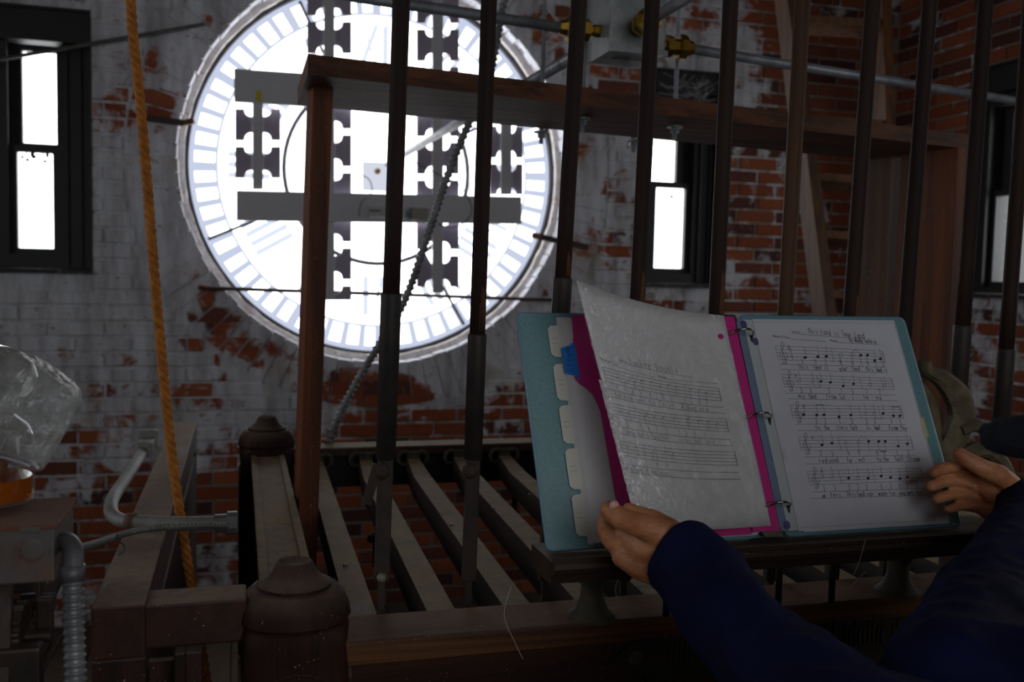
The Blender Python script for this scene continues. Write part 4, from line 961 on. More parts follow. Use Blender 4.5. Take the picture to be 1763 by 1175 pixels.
# ---- text and notation helpers ; everything is laid out in page units (0..1, 0..1), y down
FC = bpy.data.curves.new('lettering_source', 'FONT'); FC.resolution_u = 2; FO = bpy.data.objects.new('lettering_source', FC); COL.objects.link(FO)
_tc = {}
def text_geo(s, bold=False):
    if s in _tc: return _tc[s]
    FC.body = s; bpy.context.view_layer.update(); dg = bpy.context.evaluated_depsgraph_get(); ev = FO.evaluated_get(dg); me = ev.to_mesh()
    vs = [v.co.copy() for v in me.vertices]; fs = [tuple(p.vertices) for p in me.polygons]; ev.to_mesh_clear()
    _tc[s] = (vs, fs); return _tc[s]
class Page:
    """map: (x, y) metres on the sheet (x right, y down from the top left corner) -> world ; quad: photo pixels of the sheet corners"""
    def __init__(s, fn, wd, ht, quad): s.fn, s.w, s.h, s.q = fn, wd, ht, quad
    def px(s, x, y):                                     # inverse bilinear: photo pixel -> sheet metres
        (x0, y0), (x1, y1), (x2, y2), (x3, y3) = s.q; u = v = .5
        for _ in range(30):
            fx = (1 - u) * (1 - v) * x0 + u * (1 - v) * x1 + u * v * x2 + (1 - u) * v * x3 - x
            fy = (1 - u) * (1 - v) * y0 + u * (1 - v) * y1 + u * v * y2 + (1 - u) * v * y3 - y
            a = (1 - v) * (x1 - x0) + v * (x2 - x3); b = (1 - u) * (x3 - x0) + u * (x2 - x1); c = (1 - v) * (y1 - y0) + v * (y2 - y3); d = (1 - u) * (y3 - y0) + u * (y2 - y1)
            D = a * d - b * c; u -= (d * fx - b * fy) / D; v -= (a * fy - c * fx) / D
        return V((u * s.w, v * s.h))
    def line(s, m, pts, wd=.0004, h=.0003):
        P_ = []
        for a, b in zip(pts, pts[1:]):
            n = max(1, int((b - a).length / .012)); P_ += [a.lerp(b, k / n) for k in range(n)]
        P_.append(pts[-1]); vs = []
        for i, p in enumerate(P_):
            t = (P_[min(i + 1, len(P_) - 1)] - P_[max(i - 1, 0)]).normalized(); n = V((-t.y, t.x)) * wd / 2
            vs += [s.fn(p.x + n.x, p.y + n.y, h), s.fn(p.x - n.x, p.y - n.y, h)]
        m.add(vs, [(2 * i, 2 * i + 1, 2 * i + 3, 2 * i + 2) for i in range(len(P_) - 1)])
    def disc(s, m, c, rx, ry, rot=-.35, h=.0004):
        n = 10; m.add([s.fn(c.x + rx * math.cos(a) * math.cos(rot) - ry * math.sin(a) * math.sin(rot), c.y + rx * math.cos(a) * math.sin(rot) + ry * math.sin(a) * math.cos(rot), h) for a in [2 * PI * i / n for i in range(n)]], [tuple(range(n))])
    def oval(s, m, c, rx, ry, rot=-.35, wd=.0004):
        n = 12; s.line(m, [V((c.x + rx * math.cos(a) * math.cos(rot) - ry * math.sin(a) * math.sin(rot), c.y + rx * math.cos(a) * math.sin(rot) + ry * math.sin(a) * math.cos(rot))) for a in [2 * PI * i / n for i in range(n + 1)]], wd, .0004)
    def text(s, m, txt, a, b, ht, shear=.1, h=.0004, jit=0):
        """txt along a -> b (sheet metres), letters ht metres tall, width fitted"""
        vs, fs = text_geo(txt)
        if not vs: return
        x0 = min(v.x for v in vs); x1 = max(v.x for v in vs); L = (b - a).length; t = (b - a).normalized(); n = V((t.y, -t.x)); k = L / (x1 - x0); ks = ht / .7
        out = []
        for v in vs:
            X = (v.x - x0) * k; Y = v.y * ks; X += Y * shear; q = a + t * X + n * (Y + jit * math.sin(X * 900)); out.append(s.fn(q.x, q.y, h))
        m.add(out, fs)
    def hand(s, m, txt, a, b, ht, wd=.0005, jit=.06, rnd=random.Random(4)):
        """single-stroke hand lettering"""
        cells = len(txt); t = (b - a) / cells; n = V((t.y, -t.x)).normalized(); tl = t.length; th = t.normalized()
        for i, ch in enumerate(txt):
            g = STROKES.get(ch) or STROKES.get(ch.lower()) or []
            o = a + t * i + n * rnd.uniform(-.06, .08) * ht; sc = rnd.uniform(.92, 1.08)
            for st_ in g: s.line(m, [o + th * (px_ * tl * .78 * sc + tl * .1 + rnd.uniform(-.03, .03) * tl) + n * (py_ * ht * sc + rnd.uniform(-.02, .02) * ht) for px_, py_ in st_], wd, .0004)
C8 = lambda cx, cy, rx, ry, a0, a1, n=8: [(cx + rx * math.cos(math.radians(a0 + (a1 - a0) * i / n)), cy + ry * math.sin(math.radians(a0 + (a1 - a0) * i / n))) for i in range(n + 1)]
STROKES = {
 'a': [C8(.45, .3, .4, .3, 30, 330), [(.85, .6), (.85, 0)]], 'b': [[(.1, 1), (.1, 0)], C8(.45, .3, .38, .3, 160, -160)], 'c': [C8(.5, .3, .45, .3, 50, 310)],
 'd': [C8(.45, .3, .4, .3, 30, 330), [(.85, 1), (.85, 0)]], 'e': [[(.1, .3), (.85, .33)] + C8(.48, .3, .4, .3, 10, 310)], 'f': [C8(.6, .8, .25, .2, 60, 180, 4) + [(.35, 0)], [(.1, .55), (.7, .58)]],
 'g': [C8(.45, .3, .4, .3, 30, 330), [(.85, .6), (.8, -.25), (.3, -.35)]], 'h': [[(.15, 1), (.15, 0)], [(.15, .4), (.5, .6), (.8, .45), (.82, 0)]], 'i': [[(.5, .6), (.5, 0)], [(.5, .8), (.53, .85)]],
 'j': [[(.6, .6), (.6, -.3), (.2, -.3)]], 'k': [[(.15, 1), (.15, 0)], [(.75, .6), (.15, .28), (.8, 0)]], 'l': [[(.5, 1), (.5, 0)]], 'm': [[(.05, 0), (.05, .58)], [(.05, .4), (.3, .6), (.48, .45), (.48, 0)], [(.48, .4), (.75, .6), (.92, .45), (.92, 0)]],
 'n': [[(.12, 0), (.12, .58)], [(.12, .4), (.5, .6), (.82, .45), (.82, 0)]], 'o': [C8(.48, .3, .42, .3, 90, 450)], 'p': [[(.15, .6), (.15, -.35)], C8(.48, .3, .36, .3, 160, -160)], 'r': [[(.2, 0), (.2, .6)], [(.2, .38), (.5, .6), (.8, .55)]],
 's': [[(.8, .52), (.4, .6), (.15, .45), (.75, .2), (.55, 0), (.12, .08)]], 't': [[(.45, .95), (.45, .05), (.7, 0)], [(.12, .62), (.8, .65)]], 'u': [[(.15, .58), (.18, .1), (.5, 0), (.8, .15), (.82, .58), (.84, 0)]],
 'v': [[(.1, .58), (.5, 0), (.88, .58)]], 'w': [[(.02, .58), (.28, 0), (.5, .45), (.74, 0), (.96, .58)]], 'y': [[(.15, .58), (.5, .1)], [(.88, .58), (.35, -.4)]], 'q': [C8(.45, .3, .4, .3, 30, 330), [(.85, .6), (.85, -.35)]],
 'T': [[(.02, .97), (.96, 1)], [(.5, 1), (.5, 0)]], 'L': [[(.15, 1), (.12, 0), (.85, .02)]], 'Y': [[(.05, 1), (.48, .5), (.92, 1)], [(.48, .5), (.48, 0)]], 'W': [[(.0, 1), (.25, 0), (.5, .7), (.75, 0), (1, 1)]],
 'G': [C8(.5, .5, .45, .5, 50, 350, 10) + [(.55, .4)]], 'D': [[(.15, 1), (.15, 0)], C8(.15, .5, .75, .5, 90, -90)], 'C': [C8(.5, .5, .45, .5, 50, 310)], 'N': [[(.1, 0), (.1, 1), (.85, 0), (.85, 1)]], 'S': [[(.85, .9), (.4, 1), (.15, .75), (.8, .3), (.5, 0), (.1, .1)]],
 'F': [[(.85, 1), (.15, 1), (.15, 0)], [(.15, .52), (.7, .54)]], 'I': [[(.5, 1), (.5, 0)]], 'R': [[(.15, 0), (.15, 1)] + C8(.15, .74, .6, .26, 90, -90, 6) + [(.85, 0)]], 'P': [[(.15, 0), (.15, 1)] + C8(.15, .74, .6, .26, 90, -90, 6)],
 '1': [[(.5, 1), (.5, 0)]], '2': [C8(.5, .72, .38, .28, 160, -30, 6) + [(.1, 0), (.9, 0)]], '3': [C8(.45, .75, .36, .25, 140, -80, 6), C8(.45, .26, .4, .28, 80, -150, 6)], '4': [[(.2, 1), (.12, .45), (.9, .45)], [(.75, 1), (.72, 0)]],
 '6': [[(.7, 1), (.3, .6)] + C8(.48, .28, .34, .28, 160, 520, 10)], '5': [[(.8, 1), (.25, 1), (.2, .6)] + C8(.45, .3, .38, .3, 110, -140, 8)], '7': [[(.1, 1), (.85, 1), (.4, 0)]], '-': [[(.25, .3), (.75, .32)]], '.': [[(.45, .02), (.52, .06)]], "'": [[(.5, 1), (.45, .8)]]}
def clef(pg, m, p, ht, wd=.00055):
    """treble clef drawn as one pen stroke, centred on p"""
    q = [(.05, -.62), (-.10, -.66), (-.16, -.56), (-.04, -.50), (.08, -.60), (.06, -.2), (.0, .35), (.02, .62), (.12, .74), (.20, .60), (.10, .36), (-.14, .12), (-.24, -.12), (-.12, -.32), (.12, -.34), (.26, -.18), (.20, .02), (.02, .04), (-.08, -.10), (.02, -.22)]
    pg.line(m, [V((a.x, a.y)) for a in smooth_path([V((p.x + x * ht, p.y - y * ht, 0)) for x, y in q], 4)], wd, .0004)
def staff(pg, mp, xl, yl, xr, yr, gap_l, gap_r, wd=.00038):
    """five ruled lines between pixel ends; returns f(px, line) -> sheet point, line 0 top .. 4 bottom"""
    A = [pg.px(xl + i * gap_l[0], yl + i * gap_l[1]) for i in range(5)]; Bq = [pg.px(xr + i * gap_r[0], yr + i * gap_r[1]) for i in range(5)]
    A = [V((A[0].x + (A[4].x - A[0].x) * 0, a.y)) for a in A]; 
    for a, b in zip(A, Bq): pg.line(mp, [a, V((Bq[0].x, b.y))], wd)
    pg.line(mp, [A[0], A[4]], wd); pg.line(mp, [V((Bq[0].x, Bq[0].y)), V((Bq[0].x, Bq[4].y))], wd * 1.6)
    sp = (A[4].y - A[0].y) / 4
    def f(u, ln): x = A[0].x + (Bq[0].x - A[0].x) * u; return V((x, A[0].y + (Bq[0].y - A[0].y) * u + ln * sp))
    return f, sp
def note(pg, m, f, sp, u, ln, kind='q', up=True, wd=.0004):
    p = f(u, ln)
    if kind == 'q': pg.disc(m, p, sp * .55, sp * .42)
    else: pg.oval(m, p, sp * .6, sp * .45)
    if kind != 'w':
        e = V((p.x + (sp * .5 if up else -sp * .5), p.y)); g = V((e.x, e.y + (-3.1 * sp if up else 3.1 * sp))); pg.line(m, [e, g], wd, .0004); return g
def bar(pg, m, f, u, wd=.0004): pg.line(m, [f(u, 0), f(u, 4)], wd, .0004)

# ---- right-hand sheet: lies on the stack
RS0, RS1, RT0, RT1 = .314, .5535, .0045, .2865
def fn_r(x, y, h=0): return B(RS0 + x, RT1 - y, .0052 + h)
RWd, RHt = RS1 - RS0, RT1 - RT0
quadR = [proj(fn_r(0, 0)), proj(fn_r(RWd, 0)), proj(fn_r(RWd, RHt)), proj(fn_r(0, RHt))]
pr = Page(fn_r, RWd, RHt, quadR)
m = MB(); slab(m, [(RS0 + .014, RT0), (RS1, RT0), (RS1, RT1), (RS0 + .014, RT1)], .0046, .0052); sheetR = m.build('music_sheet', M_paper2, bi)
m = MB(); slab(m, [(RS0, RT0 + .001), (RS0 + .0145, RT0 + .001), (RS0 + .0145, RT1 - .001), (RS0, RT1 - .001)], .0050, .0054); mg = m.build('punched_margin', plain('milky_margin', srgb(196, 204, 206), .35), sheetR)
m = MB(); slab(m, [(.304, .006), (RS0 + .003, .006), (RS0 + .003, HB - .006), (.304, HB - .006)], .0035, .0045); m.build('blue_margin', M_dblue, bi)
for t0 in (.250, HB - .018, .008):
    m = MB(); s0 = RS0 - .004 + (.012 if t0 == .25 else 0); slab(m, rrect(s0, t0, s0 + .008, t0 + .010, .003), .0056, .0060); m.build('purple_mark', M_purp, bi)
m = MB(); 
for y in (.004, RHt - .004): pr.line(m, [V((.014, y)), V((RWd - .002, y))], .0004, .0006)
pr.line(m, [V((.0142, 0)), V((.0142, RHt))], .0005, .0006); m.build('weld_line', plain('weld_grey', srgb(140, 142, 150), .3), sheetR)
m = MB(); m.grid(lambda u, v: fn_r(.014 + u * (RWd - .0125), v * RHt, .0012 + .0004 * math.sin(u * 9) * math.sin(v * 5)), 10, 12); m.build('clear_sleeve', M_sleeve, sheetR, 2)
m = MB(); m.tube([fn_r(RWd - .001, .001, .001), fn_r(RWd - .001, RHt - .002, .001)], .0006, 5); m.build('edge_highlight', plain('painted_highlight', srgb(235, 236, 240), .2), sheetR)  # white line painted as the highlight along the sleeve's outer edge
m = MB(); q = rrect(RS1 - .0015, .120, RS1 + .004, .147, .001); slab(m, q, .0056, .0062); m.build('amber_tab', plain('amber_tape', srgb(206, 190, 120), .3), bi)
mpz = MB(); mh = MB()
P = pr.px
def T(m, pg, s, x0, y0, x1, y1, ht): pg.text(m, s, pg.px(x0, y0), pg.px(x1, y1), ht)
def Hd(m, pg, s, x0, y0, x1, y1, ht, wd=.0006): pg.hand(m, s, pg.px(x0, y0), pg.px(x1, y1), ht, wd)
T(mpz, pr, 'TITLE:', 1360, 576, 1375, 577, .0034); pr.line(mpz, [P(1375, 577.5), P(1487, 586)]); Hd(mh, pr, 'This Land is Your Land', 1388, 576, 1487, 585, .0085)
T(mpz, pr, 'Name of Tune:', 1329, 582, 1358, 585.5, .0034); pr.line(mpz, [P(1358, 586), P(1419, 590.5)]); T(mpz, pr, 'Notes:', 1426, 590, 1440, 591.5, .0034)
pr.line(mpz, [P(1440, 592), P(1512, 596)]); Hd(mh, pr, 'by Woody Guthrie', 1460, 591, 1508, 594.5, .0065, .0006)
# (staff px left x,y ; right x,y ; left step ; right step), melody, fingering, words
rows = [
 ((1333, 598, 1518, 607, (1.6, 6.3), (1.3, 5.2)), [(.25, 3, 'q', 1), (.37, 2.6, 'q', 1), (.45, 2.4, 'q', 1), 'b.51', (.59, 1.8, 'h', 0), (.70, 1.6, 'h', 0), (.78, 1.6, 'q', 0), (.845, 1.5, 'q', 0), (.90, 3, 'q', 1), (.96, 2.4, 'q', 1)],
  [(1380, '1'), (1402, '2'), (1419, '3'), (1445, '4'), (1466, '4'), (1493, '4'), (1508, '1'), (1520, '2')], 631, 634, 641, 646, [(1372, 1391, 'This'), (1398, 1412, 'land'), (1416, 1424, 'is'), (1442, 1458, 'your'), (1464, 1479, 'land'), (1489, 1503, 'this'), (1506, 1518, 'land'), (1521, 1528, 'is')], (1340, 631, 1524, 636), (1343, 640, 1528, 646)),
 ((1345, 649, 1534, 656, (1.8, 5.6), (1.3, 4.8)), [(.14, 1.9, 'h', 1), (.26, 2.0, 'h', 1), 'b.31', (.335, 1.8, 'q', 1), (.42, 2, 'q', 1), (.53, 3.0, 'q', 1), (.63, 2.2, 'q', 1), 'b.70', (.78, 2.4, 'h', 1), 'b.90', (.92, 2.4, 'h', 1)],
  [(1378, '3'), (1394, '3'), (1425, '3'), (1447, '1'), (1466, '3'), (1491, '2'), (1514, '2')], 0, 0, 0, 0, [(1373, 1385, 'my'), (1390, 1404, 'land'), (1421, 1438, 'From'), (1444, 1475, 'Cal - i -'), (1485, 1502, 'for -'), (1507, 1517, 'nia')], (1351, 682, 1541, 685), (1356, 692, 1545, 695)),
 ((1359, 703, 1550, 705, (1.7, 5.8), (1.4, 5.0)), [(.10, 2.8, 'q', 1), (.215, 2.9, 'q', 1), (.28, 2.8, 'q', 1), (.41, 3.4, 'q', 1), (.52, 2.8, 'q', 1), 'b.61', (.655, 2.4, 'h', 1), (.735, 2.4, 'h', 1), 'b.79', (.82, 2.2, 'q', 1), (.91, 2.9, 'q', 1), (.97, 2.9, 'q', 1)],
  [(1404, '2'), (1419, '2'), (1444, '1'), (1465, '2'), (1490, '3'), (1505, '3'), (1535, '1'), (1550, '1')], 0, 0, 0, 0, [(1402, 1411, 'to'), (1417, 1427, 'the'), (1438, 1458, 'New'), (1462, 1475, 'York'), (1490, 1500, 'Is-'), (1503, 1514, 'land'), (1530, 1546, 'From'), (1550, 1562, 'the')], (1368, 736, 1558, 736), (1371, 747, 1562, 747)),
 ((1373, 758, 1567, 757, (1.6, 5.7), (1.6, 5.6)), [(.19, 2.4, 'q', 1), (.28, 1.9, 'q', 1), 'b.345', (.41, 1.4, 'h', 0), (.52, 1.4, 'h', 0), (.61, 1.4, 'q', 0), (.70, 1.4, 'q', 0), (.76, 1.4, 'q', 0), (.865, 2.9, 'q', 1), (.955, 2.2, 'q', 1)],
  [(1412, '2'), (1431, '3'), (1459, '4'), (1477, '4'), (1509, '4'), (1521, '4'), (1544, '1'), (1564, '2')], 0, 0, 0, 0, [(1408, 1423, 'red'), (1425, 1442, 'wood'), (1456, 1473, 'for -'), (1476, 1488, 'est'), (1508, 1516, 'to'), (1519, 1529, 'the'), (1540, 1556, 'Gulf'), (1561, 1584, 'Stream')], (1383, 792, 1576, 789), (1385, 804, 1583, 799)),
 ((1388, 816, 1584, 810, (1.6, 5.7), (1.6, 5.2)), [(.115, 1.9, 'h', 1), (.20, 2.0, 'h', 1), 'b.27', (.34, 2.4, 'q', 1), (.42, 2.5, 'h', 1), (.51, 2.6, 'q', 1), 'b.565', (.63, 2.1, 'q', 1), (.71, 2.6, 'q', 1), (.79, 3, 'q', 1), (.86, 2.6, 'q', 1), 'b.90', (.96, 2.9, 'w', 1)],
  [(1417, '3'), (1435, '3'), (1460, '2'), (1475, '2'), (1490, '2'), (1515, '3'), (1532, '2'), (1548, '1'), (1561, '2'), (1578, '1')], 0, 0, 0, 0, [(1414, 1424, 'wa -'), (1427, 1446, 'ters'), (1455, 1471, 'This'), (1473, 1486, 'land'), (1490, 1503, 'was'), (1510, 1526, 'made'), (1529, 1541, 'for'), (1546, 1557, 'you'), (1560, 1571, 'and'), (1576, 1590, 'me')], (1396, 851, 1592, 844), (1392, 862, 1598, 855))]
for st_, nts, fing, *_r, words, l1, l2 in rows:
    f, sp = staff(pr, mpz, *st_)
    clef(pr, mh, f(.055, 2.2), sp * 4.6); 
    p = f(.12, .2); pr.line(mh, [p + V((-sp * .4, sp * .3)), p + V((sp * .5, -sp * .1))], .0004); pr.line(mh, [p + V((-sp * .2, -sp * .5)), p + V((-sp * .1, sp * .6))], .0004); pr.line(mh, [p + V((sp * .2, -sp * .6)), p + V((sp * .25, sp * .5))], .0004)
    prev = None
    for nt in nts:
        if isinstance(nt, str): bar(pr, mh, f, float(nt[1:])); continue
        g = note(pr, mh, f, sp, nt[0], nt[1], nt[2], nt[3])
    for xx, ch in fing:
        a = P(xx, (l1[1] + (l1[3] - l1[1]) * (xx - l1[0]) / (l1[2] - l1[0])) - 1); pr.hand(mh, ch, a + V((-.0018, 0)), a + V((.0022, 0)), .0070, .0006)
    for xa, xb, wds in words:
        yy = lambda x: l2[1] + (l2[3] - l2[1]) * (x - l2[0]) / (l2[2] - l2[0]) - 1.2
        pr.hand(mh, wds, P(xa, yy(xa)), P(xb, yy(xb)), .0070, .00062)
    for l in (l1, l2): pr.line(mpz, [P(l[0], l[1]), P(l[2], l[3])])
# time signature, ties, beams
f, sp = staff(pr, MB(), *rows[0][0])
pr.hand(mh, '4', f(.13, 2.0) - V((.002, 0)), f(.13, 2.0) + V((.002, 0)), sp * 1.7); pr.hand(mh, '4', f(.13, 4.0) - V((.002, 0)), f(.13, 4.0) + V((.002, 0)), sp * 1.7)
def arc(f, u0, u1, l0, l1): pr.line(mh, [f(u0 + (u1 - u0) * i / 8, l0 + (l1 - l0) * math.sin(PI * i / 8)) for i in range(9)], .0004)
arc(f, .70, .78, 1.0, .1)
f3, _ = staff(pr, MB(), *rows[2][0]); pr.line(mh, [f3(.225, -.2), f3(.295, -.3)], .0008); pr.line(mh, [f3(.92, .1), f3(.985, .1)], .0008); arc(f3, .735, .82, 3.2, 4.0)
f4, _ = staff(pr, MB(), *rows[3][0]); arc(f4, .52, .61, .9, .0); pr.line(mh, [f4(.69, 4.4), f4(.75, 4.4)], .0009)
f2, _ = staff(pr, MB(), *rows[1][0]); arc(f2, .26, .335, 3.0, 3.9)
mpz.build('printed_staves', M_print, sheetR, norm=False); mh.build('handwriting', M_ink, sheetR, norm=False)
m = MB(); a = P(1348, 779); pr.line(m, [P(1343, 776), P(1349, 776), P(1356, 797), P(1350, 797), P(1343, 776)], .0003, .0008); pr.line(m, [P(1347, 779), P(1349, 783), P(1347.5, 786), P(1350, 789), P(1351, 794)], .0004, .0008); m.build('maker_mark', M_pen, sheetR, norm=False)

# ---- left-hand sheet: lifted, curling up towards the reader
LWd, LHt = .232, .276
def prof(x):                                              # x: metres from the ring edge towards the free edge -> (ds, h)
    u = x / LWd; h = .012 + .080 * (u ** 1.8) ; ds = x - .020 * u ** 1.5
    return ds, h
def fn_l(x, y, h=0):
    ds, hh = prof(LWd - x); t = .289 - y; u = (LWd - x) / LWd
    lift = .015 * u ** 2.2 * (1 - y / LHt) + .003 * math.sin(u * PI) * math.cos(y / LHt * 2.2)
    e = .0005; d2, h2 = prof(LWd - x + e); nx, nz = (h2 - hh), -(d2 - ds)
    L = math.hypot(nx, nz)
    tp = 1 - y / LHt
    return B(.2875 - .005 * tp - ds - .030 * u ** 1.3 * tp + (nx / L) * h * 1, t + lift, hh + lift * .6 + (-nz / L) * h)
quadL = [proj(fn_l(0, 0)), proj(fn_l(LWd, 0)), proj(fn_l(LWd, LHt)), proj(fn_l(0, LHt))]
print('LQ', [tuple(round(a) for a in q) for q in quadL], 'RQ', [tuple(round(a) for a in q) for q in quadR])
pl_ = Page(fn_l, LWd, LHt, [(1003, 487), (1253, 535), (1337, 915), (1086, 915)])
m = MB(); m.grid(lambda u, v: fn_l(.006 + u * (LWd - .006), v * LHt), 24, 16); n = len(m.v)
sheetL = m.build('lifted_sheet', M_paper, bi, 2)
md = sheetL.modifiers.new('thickness', 'SOLIDIFY'); md.thickness = .0004; md.offset = -1
m = MB(); m.grid(lambda u, v: fn_l(u * LWd, v * LHt, .0016 + .0010 * (1 - u) ** 6 + noise.noise(V((u * 9, v * 14, 0))) * .0004), 30, 24); m.build('clear_sleeve', film('crinkled_sleeve', (1, 1, 1, 1), .05, .14, .03, (.8, .8, .82, 1), .5, 55), sheetL, 2)
m = MB(); m.grid(lambda u, v: fn_l(-.002 + u * .012, (.42 + v * .58) * LHt, .0020 + .0012 * noise.noise(V((u * 2, v * 30, 1)))), 3, 60); m.build('crinkled_edge', film('crinkle_painted_glare', (1, 1, 1, 1), .45, .22, .35, (.92, .92, .95, 1), 1., 90), sheetL, 2)  # crinkled film strip; its white haze paints the glare into the colour
m = MB(); pl_.disc(m, V((LWd - .012, .030)), .0038, .0038, 0, .0022); m.build('pink_dot', M_pink, sheetL, norm=False)
mpz = MB(); mh = MB(); ml = MB()
P = pl_.px
T(mpz, pl_, 'TITLE:', 1077, 627, 1092, 630, .0034); pl_.line(mpz, [P(1092, 630), P(1205, 648)]); Hd(mh, pl_, 'Yankee Doodle', 1095, 631, 1182, 642, .009)
T(mpz, pl_, 'Name of Tune:', 1043, 628, 1073, 636.5, .0034); pl_.line(mpz, [P(1073, 636.5), P(1139, 650)]); T(mpz, pl_, 'Notes:', 1147, 650, 1162, 652, .0034); pl_.line(mpz, [P(1162, 652), P(1247, 660)])
lrows = [((1046, 641, 1249, 669, (.5, 6.2), (1.2, 5.8)), (1050, 679, 1257, 704), (1058, 693, 1260, 715), [(1072, '4'), (1087, '4'), (1100, '6'), (1114, '2'), (1132, '4'), (1143, '2'), (1155, '6'), (1168, '1'), (1194, '1'), (1204, '5'), (1218, '6'), (1231, '7')], [(1066, 1080, 'Yan'), (1083, 1100, 'kee'), (1104, 1124, 'went'), (1128, 1141, 'to'), (1145, 1176, 'town'), (1187, 1213, 'Riding'), (1217, 1226, 'on'), (1229, 1234, 'a')], [(.12, 2, 0), (.19, 1.6, 0), (.27, 2, 0), (.34, 1.2, 0), (.42, 1, 0), (.50, 1.8, 0), (.57, 1, 0), (.64, 1.2, 0), (.83, 1.5, 0), (.89, 1.8, 0), (.76, 1.4, 0)]),
 ((1056, 704, 1262, 725, (1, 6.0), (1.3, 5.7)), (1062, 743, 1270, 762), (1070, 756, 1273, 773), [(1070, '3'), (1086, '3'), (1112, '3'), (1126, '4'), (1142, '1'), (1158, '3'), (1182, '7'), (1194, '2'), (1210, '6'), (1228, '1')], [(1084, 1099, 'pony'), (1104, 1117, 'Stuck'), (1121, 1127, 'a'), (1130, 1165, 'feather'), (1180, 1190, 'in'), (1193, 1204, 'his'), (1209, 1222, 'hat'), (1230, 1245, 'and')], [(.08, 2, 0), (.16, 1.5, 0), (.30, 1.8, 0), (.38, 1.6, 0), (.46, 1.4, 0), (.56, 1.3, 0), (.69, .6, 0), (.77, 1.2, 0), (.85, 1.2, 0), (.92, 1.8, 0)]),
 ((1066, 769, 1277, 784, (1, 6.0), (1.3, 5.9)), (1072, 808, 1284, 820), (1078, 821, 1287, 832), [(1076, '3'), (1088, '1'), (1100, '2'), (1118, '3'), (1139, '4'), (1157, '4')], [(1080, 1110, 'called'), (1112, 1122, 'it'), (1126, 1168, 'macaroni')], [(.07, 1.5, 0), (.15, 3.4, 1), (.22, 2.7, 1), (.30, 1.6, 0), (.41, 1.3, 1), (.48, 1.5, 0)])]
for st_, l1, l2, fing, words, nts in lrows:
    f, sp = staff(pl_, mpz, *st_, wd=.0005)
    for u, ln, upn in nts:
        p = f(u, ln); pl_.line(mh, [p + V((-sp * .6, sp * .2)), p + V((sp * .7, -sp * .3))], .0007); pl_.line(mh, [p + V((sp * .4 * (1 if upn else -1), 0)), p + V((sp * .4 * (1 if upn else -1), sp * (-3 if upn else 2.8)))], .00045)
    for u in (.30, .64) if st_[1] != 641 else (.38, .68): bar(pl_, mh, f, u + .03)
    for xx, ch in fing:
        a = P(xx, (l1[1] + (l1[3] - l1[1]) * (xx - l1[0]) / (l1[2] - l1[0])) - 1.5); pl_.hand(mh, ch, a + V((-.002, 0)), a + V((.0024, 0)), .0065, .0005)
    for xa, xb, wds in words:
        yy = lambda x: l2[1] + (l2[3] - l2[1]) * (x - l2[0]) / (l2[2] - l2[0]) - 1.5
        pl_.hand(mh, wds, P(xa, yy(xa)), P(xb, yy(xb)), .0064, .0006)
    for l in (l1, l2): pl_.line(mpz, [P(l[0], l[1]), P(l[2], l[3])], .0005)
mpz.build('printed_staves', M_print, sheetL, norm=False); mh.build('pencil_handwriting', M_pen, sheetL, norm=False)
m = MB()
for k in range(3): pl_.hand(m, 'r', V((0, 0)), V((.001, 0)), .0001)
m = MB()
class FP: pass
fpg = Page(lambda x, y, h=0: B(.0500 + x, .248 - y, .0078 + h), .014, .036, [(0, 0), (1, 0), (1, 1), (0, 1)])
fpg.hand(m, 'Strum', V((.0095, .034)), V((.0095, .002)), .0075, .0006); m.build('flag_writing', M_ink, bf, norm=False)
# rings
for y, tr in ((572, .262), (710, .150), (861, .036)):
    q = []
    for i in range(13):
        an = PI * i / 12; q.append(B(.303 - .018 * math.cos(an), tr + .004 * math.sin(an), .007 + .020 * math.sin(an)))
    m = MB(); m.tube(q, .0016, 8); rg = m.build('ring', M_chrome, bi, 2)
    m = MB(); e = q[-1]; m.tube([e, e + (B(.30, tr - .006, 0) - B(.30, tr, 0)) + bN * -.003, e + (B(.30, tr - .010, 0) - B(.30, tr, 0)) - bN * .004], .0021, 8); m.build('ring_claw', M_spine, rg, 2)
bpy.data.objects.remove(FO); 
# ================================================================= the reader: hands, sleeves, cap
def capsule_mesh(chains, voxel, smooth=4, fac=.5, disp=None):
    """chains: lists of (point, radius); union of tapered capsules turned into one continuous skin"""
    m = MB()
    for ch in chains:
        P_ = [V(p) for p, r in ch]; R = [r for p, r in ch]
        if len(P_) > 2:
            q = smooth_path(P_, 4); n = len(P_); rr = []
            for i in range(len(q)):
                u = i / 4; a = min(int(u), n - 2); rr.append(R[a] + (R[a + 1] - R[a]) * (u - a))
        else:
            q = [P_[0].lerp(P_[-1], k / 4) for k in range(5)]; rr = [R[0] + (R[-1] - R[0]) * k / 4 for k in range(5)]
        m.tube(q, rr, 14); m.ball(q[0], rr[0] * .999, 14); m.ball(q[-1], rr[-1] * .999, 14)
    me = bpy.data.meshes.new('tmp'); me.from_pydata([tuple(v) for v in m.v], [], m.f)
    bm = bmesh.new(); bm.from_mesh(me); bmesh.ops.recalc_face_normals(bm, faces=bm.faces[:]); bm.to_mesh(me); bm.free()
    o = bpy.data.objects.new('tmp', me); COL.objects.link(o)
    md = o.modifiers.new('r', 'REMESH'); md.mode = 'VOXEL'; md.voxel_size = voxel
    sm = o.modifiers.new('s', 'SMOOTH'); sm.iterations = smooth; sm.factor = fac
    bpy.context.view_layer.update(); dg = bpy.context.evaluated_depsgraph_get()
    out = bpy.data.meshes.new_from_object(o.evaluated_get(dg)); bpy.data.objects.remove(o)
    if disp:
        no = [v.normal.copy() for v in out.vertices]
        for v, n in zip(out.vertices, no): v.co += n * disp(v.co, n)
    return out
